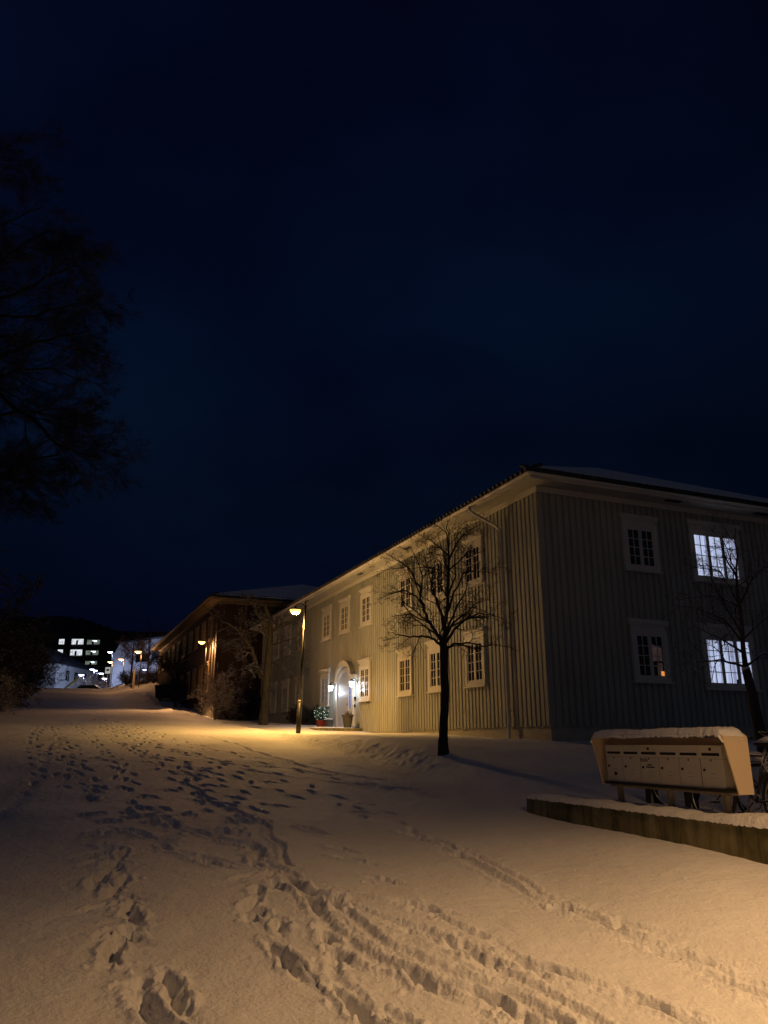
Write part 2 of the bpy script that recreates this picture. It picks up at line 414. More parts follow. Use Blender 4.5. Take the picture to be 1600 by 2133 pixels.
    me.polygons.add(nq + nc)
    me.polygons.foreach_set('loop_start', np.concatenate([np.arange(nq) * 4, nq * 4 + np.arange(nc) * 3]))
    me.polygons.foreach_set('use_smooth', np.ones(nq + nc, bool))
    me.update(calc_edges=True); me.validate()
    me.materials.append(M['snow'])
    o = bpy.data.objects.new('ground', me); COL.objects.link(o); o['kind'] = 'structure'
    return o
terrain()

# hill behind the town
def hill():
    mb = MB(); n = 60
    prof_px = [(-300, 1300), (60, 1285), (130, 1283), (170, 1288), (215, 1302), (240, 1314), (345, 1322), (600, 1350), (1000, 1390), (1900, 1420)]
    pts = [pt(x, y, 420) for x, y in prof_px]
    top = []
    for a, b in zip(pts[:-1], pts[1:]):
        for k in range(8): top.append(a.lerp(b, k / 8))
    top.append(pts[-1]); rows = 6
    for r_ in range(rows + 1):
        f = r_ / rows
        for p in top:
            z = 6 + (p.z - 6) * math.sin(f * math.pi / 2) + random.uniform(-.6, .6)
            mb.v.append((p.x * (.86 + .14 * f), p.y * (.86 + .14 * f), z))
    m = len(top)
    for r_ in range(rows):
        for i in range(m - 1): mb.f.append((r_ * m + i, r_ * m + i + 1, (r_ + 1) * m + i + 1, (r_ + 1) * m + i))
    o = mb.build('hill', painted('wooded_hill', (.02, .02, .022), .4, 1, False, nscale=.1), smooth=True); o['kind'] = 'structure'
hill()

# ------------------------------------------------------------------ houses
_wcache = {}
def window_meshes(w, h, leaves, cols, rows, hood, trim, glass):
    """canonical: width along x centred, outward -y, z from 0 (bottom of casing)"""
    key = (w, h, leaves, cols, rows, hood, trim, glass)
    if key in _wcache: return _wcache[key]
    cw = .13
    c = MB()
    c.box(-w / 2, -w / 2 + cw, -.075, .0, 0, h); c.box(w / 2 - cw, w / 2, -.075, .0, 0, h)
    c.box(-w / 2 + cw, w / 2 - cw, -.073, .0, 0, .10); c.box(-w / 2 + cw, w / 2 - cw, -.073, .0, h - .13, h)
    c.box(-w / 2 + .25, w / 2 - .25, -.079, -.073, h - .085, h - .06)
    if hood:
        c.box(-w / 2 + .02, w / 2 - .02, -.05, 0, h, h + .10)
        c.box(-w / 2 - .04, w / 2 + .04, -.09, 0, h + .10, h + .16)
        c.prism([(-.13, h + .16), (0, h + .16), (0, h + .29), (-.05, h + .29), (-.12, h + .24)], 'x', -w / 2 - .07, w / 2 + .07)
    else:
        c.box(-w / 2 - .04, w / 2 + .04, -.10, 0, h, h + .05)
    iw0, iw1 = -w / 2 + cw, w / 2 - cw; z0, z1 = .10, h - .13
    s = MB(); lw = (iw1 - iw0) / leaves
    for L in range(leaves):
        a = iw0 + L * lw; b = a + lw; f = .058
        s.box(a, a + f, -.058, -.03, z0, z1); s.box(b - f, b, -.058, -.03, z0, z1)
        s.box(a + f, b - f, -.056, -.03, z0, z0 + f); s.box(a + f, b - f, -.056, -.03, z1 - f, z1)
        for i in range(1, cols):
            x = a + f + (lw - 2 * f) * i / cols; s.box(x - .011, x + .011, -.052, -.03, z0 + f, z1 - f)
        for i in range(1, rows):
            z = z0 + f + (z1 - z0 - 2 * f) * i / rows; s.box(a + f, b - f, -.050, -.03, z - .011, z + .011)
    g = MB(); g.box(iw0, iw1, -.034, 0, z0, z1)
    sl = MB(); sl.prism([(-.13, -.05), (0, -.05), (0, .012), (-.13, -.012)], 'x', -w / 2 - .05, w / 2 + .05)
    # snow lying on the sill
    res = []
    for nm, mb, mt in (('window', c, trim), ('sash', s, trim), ('pane', g, glass), ('sill', sl, trim)):
        me = bpy.data.meshes.new(nm); me.from_pydata(mb.v, [], mb.f); me.update(); me.materials.append(M[mt]); res.append((nm, me))
    _wcache[key] = res; return res
def add_window(parent, x, y, z, rz, w=1.2, h=1.42, leaves=2, cols=2, rows=4, hood=True, trim='trim', glass='glass', label=None):
    ms = window_meshes(w, h, leaves, cols, rows, hood, trim, glass)
    wo = bpy.data.objects.new('window', ms[0][1]); COL.objects.link(wo); wo.parent = parent
    wo.location = (x, y, z); wo.rotation_euler = (0, 0, rz)
    if label: wo['label'] = label
    for nm, me in ms[1:]:
        o = bpy.data.objects.new(nm, me); COL.objects.link(o); o.parent = wo
    return wo

def cladding(L, z0, z1, axis, pitch=.21, bw=.145, th=.028, skip=()):
    """board cladding on plane; axis 'y': front wall (x=0, faces -x) ; 'x': side wall (y=0, faces -y)"""
    mb = MB()
    n = int(L / pitch)
    for i in range(n + 1):
        a = i * pitch - .02 if i else .0; b = min(a + bw, L)
        if b <= a: continue
        r1 = random.uniform(-.003, .003); zz = z0 + random.uniform(-.02, .02)
        # slightly rounded over-board
        prof = [(0, a), (-th + r1, a + .006), (-th + r1, b - .006), (0, b)]
        if axis == 'y': mb.prism([(p[0], p[1]) for p in prof], 'z', zz, z1)
        else: mb.prism([(p[1], p[0]) for p in prof], 'z', zz, z1)
    return mb

def house(name, label, C, L, W, zb, zs, zw, sid, trim, z_lo=None, rise=3.3, back=6.0, oh=.62, pitch=.21):
    h = empty(name, label, 'house', (C.x, C.y, 0), RZ)
    if z_lo is None: z_lo = zb - 1.0
    f = MB(); f.box(.03, W - .03, .03, L - .03, z_lo, zs + .02); f.build('foundation', 'found', h)
    w = MB(); w.box(0, W, 0, L, zs, zw)
    w.build('wall', 'siding_gap_shade' if sid == 'siding' else sid, h)
    cladding(L, zs - .03, zw, 'y', pitch).build('wall_boards', sid, h, loc=(-.0005, 0, 0))
    cladding(W, zs - .03, zw, 'x', pitch).build('wall_boards', sid, h, loc=(0, -.0005, 0))
    # soffit + frieze
    s = MB(); s.box(-oh + .02, W + oh - .02, -oh + .02, L + oh - .02, zw, zw + .03)
    s.build('soffit', 'soffit' if trim == 'trim' else trim, h)
    fr = MB(); fr.box(-.05, -.028, -.05, L, zw - .16, zw - .001); fr.box(-.028, W, -.05, -.028, zw - .162, zw - .001)
    fr.build('frieze', trim, h)
    # half round gutters along the eaves, on top of a fascia
    g = MB()
    g.box(-oh, -oh + .02, -oh, L + oh, zw - .02, zw + .14); g.box(-oh + .02, W + oh, -oh, -oh + .02, zw - .018, zw + .138)
    g.build('fascia', trim, h)
    gg = MB()
    for k in range(2):
        prof = [(-.06 * math.cos(t), -.06 * math.sin(t)) for t in np.linspace(0, math.pi, 8)] + [(.05, 0), (.05 * .7, -.035), (0, -.05), (-.05 * .7, -.035), (-.05, 0)]
        if k == 0: gg.prism([(-oh - .065 + p[0], zw + .10 + p[1]) for p in prof], 'y', -oh - .1, L + oh)
        else: gg.prism([(-oh - .065 + p[0], zw + .10 + p[1]) for p in prof], 'x', -oh - .1, W + oh)
    gg.build('gutter', trim, h)
    # hip roof: body of tiles with scalloped edge and snow sheet above
    o2 = oh + .05; ze = zw + .14
    A = [(-o2, -o2), (W + o2, -o2), (W + o2, L + o2), (-o2, L + o2)]
    m_ = W / 2
    def roof(dz, o2, mat, nm, thick, jag=0, top=False):
        mb = MB(); x0, x1, y0, y1 = -o2, W + o2, -o2, L + o2
        za = zw + rise + dz
        v = [(x0, y0, ze + dz), (x1, y0, ze + dz), (x1, y1, ze + dz), (x0, y1, ze + dz), (m_, back, za), (m_, L - back, za)]
        v += [(x0, y0, ze + dz - thick), (x1, y0, ze + dz - thick), (x1, y1, ze + dz - thick), (x0, y1, ze + dz - thick)]
        mb.add(v, [(0, 1, 4), (1, 2, 5, 4), (2, 3, 5), (3, 0, 4, 5), (0, 6, 7, 1), (1, 7, 8, 2), (2, 8, 9, 3), (3, 9, 6, 0), (9, 8, 7, 6)])
        if jag:
            n = int((L + 2 * o2) / jag)
            for i in range(n):
                yy = y0 + i * jag; mb.tube([(x0 - .03, yy + jag / 2, ze + dz - thick / 2), (x0 + .5, yy + jag / 2, ze + dz - thick / 2 + .22)], [.055, .055], 6)
            n = int((W + 2 * o2) / jag)
            for i in range(n):
                xx = x0 + i * jag; mb.tube([(xx + jag / 2, y0 - .03, ze + dz - thick / 2), (xx + jag / 2, y0 + .5, ze + dz - thick / 2 + .25)], [.055, .055], 6)
        mb.build(nm, mat, h)
    roof(.13, o2, 'tile', 'roof', .13, jag=.24)
    # snow on roof
    mb = MB()
    x0, x1, y0, y1 = -o2 + .07, W + o2, -o2 + .07, L + o2; d = .20; za = zw + rise + d + .03
    edge = []
    n = 140
    vs = []
    for i in range(n + 1):
        y = y0 + (y1 - y0) * i / n; j = random.uniform(-.012, .02); vs.append((x0 + j, y, ze + .13)); vs.append((x0 + .04 + j, y, ze + d + random.uniform(-.015, .01)))
    fs = [(2 * i, 2 * i + 2, 2 * i + 3, 2 * i + 1) for i in range(n)]
    top = [2 * i + 1 for i in range(n + 1)]
    a = len(vs); vs += [(m_, back, za), (m_, L - back, za), (x1, y0, ze + d), (x1, y1, ze + d)]
    fs += [tuple(top[::-1] + [a, a + 1])]
    ns = 60; b0 = len(vs)
    for i in range(ns + 1):
        x = x0 + .04 + (x1 - x0 - .04) * i / ns; j = random.uniform(-.012, .02); vs.append((x, y0 + j, ze + .13)); vs.append((x, y0 + .03 + j, ze + d + random.uniform(-.015, .01)))
    fs += [(b0 + 2 * i, b0 + 2 * i + 2, b0 + 2 * i + 3, b0 + 2 * i + 1) for i in range(ns)]
    fs += [tuple([b0 + 2 * i + 1 for i in range(ns + 1)] + [a]), (b0 + 2 * ns + 1, a + 3, a + 1, a), (a + 3, top[-1], a + 1)]
    mb.add(vs, fs); mb.build('roof_snow', 'snow_soft', h)
    return h

H1 = house('long_pale_house', 'long two storey pale board house with lit arched doorway and hipped snowy roof', C1, 30.5, 14.0, 1.6, 2.03, 8.34, 'siding', 'trim')
FR = -math.pi / 2      # rotation for things on the front wall
YW = -.03
for t in (3.62, 6.2, 8.75, 12.75, 17.9, 22.1, 24.7, 27.2):
    add_window(H1, -.028, t, 3.22, FR, w=1.2, h=1.40, glass='glass' if t > 9 else 'curtain_glass')
for t in (3.56, 6.05, 8.65, 12.65, 15.28, 17.8, 21.95, 24.6, 27.0):
    add_window(H1, -.028, t, 6.24, FR, w=1.2, h=1.32)
# side wall
add_window(H1, 3.36, -.028, 6.24, 0, w=1.22, h=1.36, label='dark upper window of the shaded end wall')
wl = add_window(H1, 3.33, -.028, 3.18, 0, w=1.22, h=1.40, label='dim ground floor window with pink curtain and small orange glow')
wu = add_window(H1, 6.17, -.028, 6.12, 0, w=1.97, h=1.57, leaves=3, glass='lit', label='brightly lit triple upper window')
wd = add_window(H1, 6.17, -.028, 3.05, 0, w=1.97, h=1.54, leaves=3, glass='lit', label='brightly lit triple ground floor window')
add_window(H1, 9.1, -.028, 6.2, 0, w=1.22, h=1.4); add_window(H1, 9.1, -.028, 3.18, 0, w=1.22, h=1.4)
# sashes of lit windows read dark against the light
M['sash_dark'] = painted('sash_shadow', (.16, .15, .16), .1, .6)
# curtain + candle light of the dim window
mcur = litmat('pink_curtain', (.16, .085, .07), .28, (9, 9, 1), .3)
c_ = MB()
for i in range(10): c_.box(.08 + i * .032, .105 + i * .032, -.042 + (i % 2) * .003, -.036, .55 - .0 * i, 1.0 - .01 * i)
c_.build('curtain', mcur, wl); c_ = MB()
for i in range(6): c_.box(.20 + i * .03, .225 + i * .03, -.042 + (i % 2) * .003, -.036, .16, .50)
c_.build('curtain', mcur, wl)
c_ = MB(); c_.box(.31, .41, -.044, -.036, .16, .28); c_.build('lamp_glow', emit('orange_glow', (1, .36, .06), .75), wl)
# objects on the lit sill
mdk = M['mail_dark']
c_ = MB(); c_.box(.17, .27, -.05, -.036, .15, .27); c_.build('windowsill_box', 'mail_dark', wd)
# curtains in the lit windows
mcl = litmat('lit_curtain', (.44, .48, .74), .62, (12, 12, .4), .5)
for wo, spans in ((wd, ((-.83, -.70), (-.38, -.27), (.50, .62), (.06, .20))), (wu, ((-.40, -.30), (.64, .80)))):
    for a, b in spans:
        c_ = MB()
        n = max(2, int((b - a) / .03))
        for i in range(n): c_.box(a + (b - a) * i / n, a + (b - a) * (i + .8) / n, -.0385 - (i % 2) * .002, -.034, .12, 1.40)
        c_.build('curtain', mcl, wo)
# ventilation grilles under the side soffit
for x in (4.15, 7.6):
    g = MB(); g.box(x, x + .55, -.48, -.30, 8.327, 8.339); g.build('soffit_vent', 'mail_dark', H1)
for t in (7.5, 12.3):
    g = MB(); g.box(-.45, -.3, t, t + .5, 8.327, 8.339); g.build('soffit_vent', 'mail_dark', H1)
# downpipes
def downpipe(h, t, zb, zt, oh=.62, r=.045, mat='trim'):
    m = MB()
    m.tube([(-oh - .07, t + .75, zt + .02), (-oh - .07, t + .75, zt - .16), (-oh + .02, t + .64, zt - .28), (-.20, t + .12, zt - .74), (-.12, t, zt - .9), (-.12, t, zt - 2.5), (-.12, t, zb + .12), (-.17, t, zb)], r, 12)
    for z in (zb + .8, zb + 3, zb + 5): m.box(-.12 - r - .008, -.02, t - .012, t + .012, z, z + .03)
    m.build('downpipe', mat, h, smooth=True)
downpipe(H1, 1.78, 1.62, 8.42); downpipe(H1, 28.6, 2.4, 8.42)
# conduit low on the foundation
# meter box / plaques near the door
# arched doorway (front wall, centred t=15.3)
TD = 15.05; DW = .93
def arch(hw, z0, zs, rise, n=16):
    pts = [(-hw, z0)]
    for i in range(n + 1):
        a = math.pi * (1 - i / n); pts.append((hw * math.cos(a), zs + rise * math.sin(a)))
    pts.append((hw, z0)); return pts
dz0 = 2.22
dd = bpy.data.objects.new('door', None)
door_mb = MB(); door_mb.prism(arch(DW, dz0, 4.0, .55), 'y', -.045, 0)
M['door'] = painted('door_paint', (.52, .53, .57), .05, .45, False)
door = door_mb.build('door', 'door', H1, loc=(-.028, TD, 0), rot=(0, 0, FR))
fr = MB()
outer = arch(DW + .14, dz0, 4.0, .69); inner = arch(DW, dz0, 4.0, .55)
n = len(outer)
vs = [(p[0], -.10, p[1]) for p in outer] + [(p[0], -.10, p[1]) for p in inner] + [(p[0], 0, p[1]) for p in outer] + [(p[0], -.0, p[1]) for p in inner]
fs = []
for i in range(n - 1):
    fs += [(i, i + 1, n + i + 1, n + i), (i, 2 * n + i, 2 * n + i + 1, i + 1), (n + i, n + i + 1, 3 * n + i + 1, 3 * n + i)]
fr.add(vs, fs)
fr.build('door_frame', 'trim', door)
# arched hood with flat shoulders
hd = MB()
def hoodline(k, dz):
    pts = [(-1.22 - k, 4.12 + dz), (-1.03 - k * .5, 4.12 + dz)]
    for i in range(13):
        a = math.pi * (1 - i / 12); pts.append(((1.0 + k * .6) * math.cos(a), 4.15 + dz + (.62 + k * .3) * math.sin(a)))
    pts += [(1.03 + k * .5, 4.12 + dz), (1.30 + k, 4.12 + dz)]; return pts
lo_ = hoodline(0, .0); hi_ = hoodline(.02, .20); n = len(lo_)
vs = []
for dep in (-.20, 0.0):
    vs += [(p[0], dep, p[1]) for p in lo_] + [(p[0], dep, p[1]) for p in hi_]
fs = []
for i in range(n - 1):
    fs += [(i, i + 1, n + i + 1, n + i), (n + i, n + i + 1, 3 * n + i + 1, 3 * n + i), (i, 2 * n + i, 2 * n + i + 1, i + 1)]
fs += [(0, n, 3 * n, 2 * n), (n - 1, 3 * n - 1, 4 * n - 1, 2 * n - 1)]
hd.add(vs, fs); hd.build('door_hood', 'trim', door)
st = MB()
vs = []
hi2 = hoodline(.03, .202); hi3 = hoodline(.04, .225)
for dep in (-.215, 0.0): vs += [(p[0], dep, p[1]) for p in hi2] + [(p[0], dep, p[1]) for p in hi3]
st.add(vs, fs); st.build('hood_roofing', 'metal_grey', door)
# narrow glazed strip, hinges, handle
g = MB(); g.box(.50, .68, -.052, -.044, 3.0, 4.05); g.build('door_glass', emit('blue_glass', (.10, .26, .95), .32, (.1, .2, .5)), door)
g = MB(); g.box(.46, .50, -.07, -.045, 2.28, 4.2); g.box(.47, .69, -.066, -.045, 3.5, 3.54); g.build('door_rail', 'trim', door)
g = MB(); g.tube([(.40, -.05, 3.15), (.40, -.11, 3.15), (.30, -.11, 3.15)], .014, 8); g.build('door_handle', 'metal_dark', door, smooth=True)
# letter plate and doorbell on the wall to the right of the door
g = MB(); g.box(1.10, 1.22, -.06, 0, 3.30, 3.42); g.build('letter_plate', 'metal_dark', door); g = MB(); g.box(1.12, 1.18, -.06, 0, 3.0, 3.12); g.build('doorbell', 'metal_dark', door)
# door step
st = MB(); st.box(-1.9, -.02, TD - 2.0, TD + 2.3, 1.2, 2.15); st.build('door_step', 'concrete', H1, bevel=.02)
sn = MB()
nx, ny = 14, 26
for i in range(nx + 1):
    for j in range(ny + 1):
        x = -1.92 + 1.9 * i / nx; y = TD - 1.2 + 3.52 * j / ny
        e_ = min(i, j, ny - j)
        sn.v.append((x, y, 2.155 + .055 * min(1, e_ / 1.5) + random.uniform(-.006, .006)))
for i in range(nx):
    for j in range(ny): sn.f.append((i * (ny + 1) + j, (i + 1) * (ny + 1) + j, (i + 1) * (ny + 1) + j + 1, i * (ny + 1) + j + 1))
sn.build('step_snow', 'snow_soft', H1, smooth=True)

def to_world(h, x, y, z): return Matrix.Rotation(RZ, 4, 'Z').to_3x3() @ Vector((x, y, z)) + Vector((h.location.x, h.location.y, 0))

# wall lanterns
def point_light(name, loc, e, col, r=.06, parent=None):
    l = bpy.data.lights.new(name, 'POINT'); l.energy = e; l.color = col; l.shadow_soft_size = r
    o = bpy.data.objects.new(name, l); COL.objects.link(o); o.location = loc
    if parent: o.parent = parent
    return o
M['white_lamp'] = emit('white_lamp', (.75, .87, 1.0), 14)
for t, lb in ((16.25, 'white glowing wall lantern left of the arched door beside the window'), (13.55, 'white glowing wall lantern right of the arched door above the tall pot')):
    p = to_world(H1, -.03, t, 3.98)
    L_ = empty('wall_lantern', lb, 'wall lamp', p, RZ, 'white lanterns flanking the arched door')
    m = MB(); m.box(-.02, .0, -.05, .05, -.14, .10); m.build('back_plate', 'metal_dark', L_)
    m = MB(); m.tube([(-.02, 0, .0), (-.12, 0, .12), (-.24, 0, .18), (-.30, 0, .12)], .012, 8); m.build('bracket', 'metal_dark', L_, smooth=True)
    m = MB(); m.lathe([(.0, .14), (.04, .12), (.125, .045), (.13, .03)], 12, (-.30, 0, 0)); m.build('cap', 'metal_dark', L_)
    m = MB(); m.lathe([(.10, .03), (.105, -.02), (.075, -.17), (0.0, -.19)], 12, (-.30, 0, 0)); m.build('glass_globe', 'white_lamp', L_, smooth=True)
    point_light('lantern_light', (-.30, 0, -.30), 18, (.72, .84, 1.0), .05, L_)

# pots by the door
def pot(name, label, x, t, z, r0, r1, h, mat, group=None, square=False):
    p = to_world(H1, x, t, z)
    e_ = empty(name, label, 'plant pot', p, RZ, group)
    m = MB(); m.lathe([(0, 0), (r0, 0), (r1 * .97, h * .86), (r1 * 1.1, h * .87), (r1 * 1.12, h), (r1 * .95, h), (r1 * .9, h - .05), (0, h - .05)], 20)
    m.build('pot', mat, e_, smooth=False)
    return e_
M['red_pot'] = painted('red_pot', (.22, .025, .015), .2, .6, False)
M['grey_pot'] = painted('grey_pot', (.06, .062, .065), .2, .6, False)
M['leaf'] = painted('leaf', (.035, .075, .03), .5, .5, False)
ft = empty('topiary_ball', 'round clipped shrub with fairy lights in a red pot left of the door', 'potted shrub', to_world(H1, -.75, 16.2, 2.17), RZ)
m = MB(); m.lathe([(0, 0), (.16, 0), (.22, .32), (.24, .33), (.24, .36), (.2, .36), (0, .33)], 20); m.build('pot', 'red_pot', ft)
m = MB()
for i in range(1500):
    v = Vector((random.gauss(0, 1), random.gauss(0, 1), random.gauss(0, 1))).normalized() * .30 * random.uniform(.72, 1.04)
    c = v + Vector((0, 0, .62)); a = Vector((random.uniform(-1, 1), random.uniform(-1, 1), random.uniform(-1, 1))).normalized(); b = a.orthogonal().normalized()
    m.add([c, c + a * .05 + b * .016, c + a * .085, c + a * .05 - b * .016], [(0, 1, 2, 3)])
m.build('foliage', 'leaf', ft)
m = MB()
for i in range(46):
    v = Vector((random.gauss(0, 1), random.gauss(0, 1), random.gauss(0, .8))).normalized() * .32 + Vector((0, 0, .62))
    m.lathe([(0, -.010), (.010, 0), (0, .010)], 5, v)
m.build('fairy_lights', emit('fairy', (.8, 1, .85), 4), ft)
p1 = pot('plant_pot', 'low grey tapered pot between the fairy light shrub and the door', -.55, 15.75, 2.17, .15, .20, .38, 'grey_pot')
m = MB(); m.lathe([(.20, .36), (.15, .41), (0, .43)], 14); m.build('pot_snow', 'snow_soft', p1, smooth=True)
p2 = pot('plant_pot', 'tall dark tapered pot with dry plant right of the door', -.6, 13.25, 2.17, .15, .22, .50, 'grey_pot')
m = MB()
for i in range(60):
    a = random.uniform(0, 6.28); r_ = random.uniform(0, .16); m.tube([(r_ * math.cos(a), r_ * math.sin(a), .45), (r_ * 1.2 * math.cos(a), r_ * 1.2 * math.sin(a), .54 + random.uniform(0, .14))], [.008, .003], 3)
m.build('dry_plant', 'bark_snow', p2)

# ------------------------------------------------------------------ second house (brown)
C2 = Vector((-10.39, 48.0))
H2 = house('brown_board_house', 'dark brown two storey board house with pale windows further up the street', C2, 30.0, 15.0, 3.1, 3.9, 10.15, 'siding_brown', 'trim_ochre', rise=2.7, back=7, pitch=.28)
for t in (2.2, 4.7, 7.4, 10.0, 13.0, 16.0, 19.0, 22.0, 25.0, 28.0):
    add_window(H2, -.028, t, 7.9, FR, w=1.25, h=1.5, trim='trim_ochre', hood=False)
    add_window(H2, -.028, t, 4.6, FR, w=1.25, h=1.9, trim='trim_ochre', hood=False)
for x in (3.6, 8.2): 
    add_window(H2, x, -.028, 7.8, 0, w=1.3, h=1.6, trim='trim_ochre', hood=False); add_window(H2, x, -.028, 4.8, 0, w=1.3, h=1.6, trim='trim_ochre', hood=False)
downpipe(H2, 1.0, 3.6, 10.2, mat='trim_ochre')

# ------------------------------------------------------------------ street lamps
def street_lamp(label, base, h, col, energy, glow, lean=(0, 0), arm=.36, arm_dir=math.pi, head_r=.24, group='street lamps along the road', spot=0, aim=(0, 0, -1), down=0, dcol=None, daim=None, dsize=150):
    L = empty('street_lamp', label, 'street lamp', base, 0, group, rx=lean[0], ry=lean[1])
    k = .0
    m = MB(); m.tube([(0, 0, -.5), (0, 0, 1.12)], [.085, .085], 16); m.build('lower_pole', 'metal_dark', L, smooth=True)
    m = MB(); m.tube([(0, 0, 1.12), (0, 0, 1.20)], [.092, .06], 16); m.build('collar', 'pole_pale', L, smooth=True)
    m = MB(); m.box(-.10, -.075, -.09, -.02, .83, .86); m.build('service_hatch', 'pole_pale', L)
    m = MB(); m.tube([(0, 0, 1.2), (0, 0, h * .6), (0, 0, h)], [.052, .046, .036], 14); m.build('upper_pole', 'metal_dark', L, smooth=True)
    ca, sa = math.cos(arm_dir), math.sin(arm_dir)
    m = MB(); m.tube([(0, 0, h - .02), (0, 0, h + .12), (-.12 * ca, -.12 * sa, h + .14)], [.045, .03, .012], 8)
    m.tube([(0, 0, h - .05), (arm * .5 * ca, arm * .5 * sa, h + .02), (arm * ca, arm * sa, h - .02)], .02, 8); m.build('bracket_arm', 'metal_dark', L, smooth=True)
    c = (arm * ca, arm * sa, h - .22)
    m = MB(); m.lathe([(0, .16), (.035, .15), (.045, .09), (head_r * .7, .055), (head_r * .98, .015), (head_r * .98, 0), (head_r * .93, 0), (head_r * .9, .02)], 28, c)
    hd_ = m.build('lamp_head', 'metal_dark', L, smooth=True)
    m = MB(); m.lathe([(head_r * .92, .005), (head_r * .88, -.06), (head_r * .58, -.12), (head_r * .25, -.15), (0, -.155)], 28, c)
    m.build('bowl', glow, hd_, smooth=True)
    if energy:
        l = bpy.data.lights.new('lamp_light', 'SPOT' if spot else 'POINT'); l.energy = energy; l.color = col; l.shadow_soft_size = .08
        o = bpy.data.objects.new('lamp_light', l); COL.objects.link(o); o.parent = L; o.location = (c[0], c[1], c[2] - .26)
        if spot:
            l.spot_size = R(spot); l.spot_blend = 1.0
            o.rotation_euler = Vector(aim).to_track_quat('-Z', 'Y').to_euler()
    if down:
        l = bpy.data.lights.new('reflector_light', 'SPOT'); l.energy = down; l.color = dcol or col; l.shadow_soft_size = .1; l.spot_size = R(dsize); l.spot_blend = .9
        o = bpy.data.objects.new('reflector_light', l); COL.objects.link(o); o.parent = L; o.location = (c[0], c[1], c[2] - .26)
        if daim: o.rotation_euler = Vector(daim).to_track_quat('-Z', 'Y').to_euler()
    return L
M['glow_yellow'] = emit('glow_yellow', (1, .47, .07), 5)
M['glow_peach'] = emit('glow_peach', (1, .45, .13), 5)
M['glow_white'] = emit('glow_white', (.68, .70, 1), 7)
YEL = (1, .51, .10); PEA = (1, .48, .17); WHI = (.60, .68, 1.0)
street_lamp('tall dark street lamp with yellow glowing head in front of the long pale house', (-3.01, 28, 1.84), 4.62, (1, .58, .22), 390, 'glow_yellow', (0, R(1.6)), head_r=.215, down=1500, dcol=YEL, dsize=156)
street_lamp('street lamp with warm glowing head before the corner of the brown house', (-11.55, 50, 3.1), 4.95, PEA, 15, 'glow_peach', (0, R(1.5)), down=1700, daim=(.25, -.85, -.75), dsize=130)
street_lamp('street lamp just right of the low concrete wall, nearest to the viewer', (4.9, 2.9, gz(4.9, 2.9)), 5.7, (1, .565, .235), 1900, 'glow_peach', arm=.75, spot=138)
def far_lamp(label, px, py, D, h, col, e, glow, hr=.24):
    hp = pt(px, py, D); b = (hp.x + .36, D, hp.z - h + .22)
    return street_lamp(label, b, h, col, e, glow, head_r=hr)
far_lamp('far orange street lamp in front of the white building', 288, 1357, 76, 5.2, PEA, 300, 'glow_peach', .36)
far_lamp('far orange street lamp at the left edge of the white building', 253, 1373, 92, 5.2, PEA, 300, 'glow_peach', .38)
far_lamp('farthest orange street lamp low beneath a tall white one', 230, 1378.5, 108, 5.2, PEA, 300, 'glow_peach', .38)
far_lamp('tall white street lamp above the road sign at the top of the street', 230, 1358, 118, 8.0, WHI, 500, 'glow_white', .42)
far_lamp('white lamp low before the white building beside the handrail', 302, 1395, 108, 4.2, WHI, 500, 'glow_white', .38)
far_lamp('white lamp in front of the small grey house', 170, 1405.5, 108, 3.6, WHI, 420, 'glow_white', .42)
far_lamp('white lamp at the right corner of the small grey house, left of a pair', 192, 1394, 128, 5.0, WHI, 250, 'glow_white', .40)
far_lamp('white lamp at the right corner of the small grey house, right of a pair', 199, 1396.5, 134, 5.0, WHI, 250, 'glow_white', .40)
far_lamp('white lamp directly left of the road sign', 211, 1402.5, 124, 4.2, WHI, 250, 'glow_white', .42)
far_lamp('lowest white lamp below the road sign', 218, 1413, 118, 3.2, WHI, 250, 'glow_white', .42)

# ------------------------------------------------------------------ mailboxes
DX = Vector((.342, -.94)).normalized(); MRZ = math.atan2(DX.y, DX.x)
Ub = empty('mailbox_bank', 'cream bank of six mailboxes under a snow topped hood on the low concrete wall', 'mailboxes', (2.757, 10.0, 1.15), MRZ)
LB = 1.955; HB = .42; bw = LB / 6
def roundpoly(pts): return pts
m = MB()
m.box(-.10, LB + .15, .172, .19, -.035, .50)
m.build('hood_back', 'mail_hood', Ub)
# roof of the hood: rounded at both ends
prof = []
for i in range(9):
    a = math.pi - (math.pi / 2) * i / 8; prof.append((-.10 + .05 + .07 * math.cos(a), .47 + .07 * math.sin(a)))
for i in range(9):
    a = math.pi / 2 - (math.pi / 2) * i / 8; prof.append((LB + .15 - .05 + .07 * math.cos(a), .47 + .07 * math.sin(a)))
inn = [(p[0] + (.016 if p[0] < 0 else -.016), p[1] - .018) if p[1] < .53 else (p[0], p[1] - .018) for p in prof]
n = len(prof); vs = []
for y in (-.12, .19): vs += [(p[0], y, p[1]) for p in prof] + [(p[0], y, p[1]) for p in inn]
fs = []
for i in range(n - 1): fs += [(i, i + 1, n + i + 1, n + i), (i, 2 * n + i, 2 * n + i + 1, i + 1), (n + i, n + i + 1, 3 * n + i + 1, 3 * n + i), (2 * n + i, 3 * n + i, 3 * n + i + 1, 2 * n + i + 1)]
m = MB(); m.add(vs, fs); m.build('hood_roof', 'mail_hood', Ub, smooth=False)
for x in (-.12, LB + .152):
    m = MB(); m.prism([(-.12, .47), (.19, .47), (.19, -.045), (-.0, -.045)], 'x', x, x + .018); m.build('hood_side', 'mail_hood', Ub, bevel=.004)
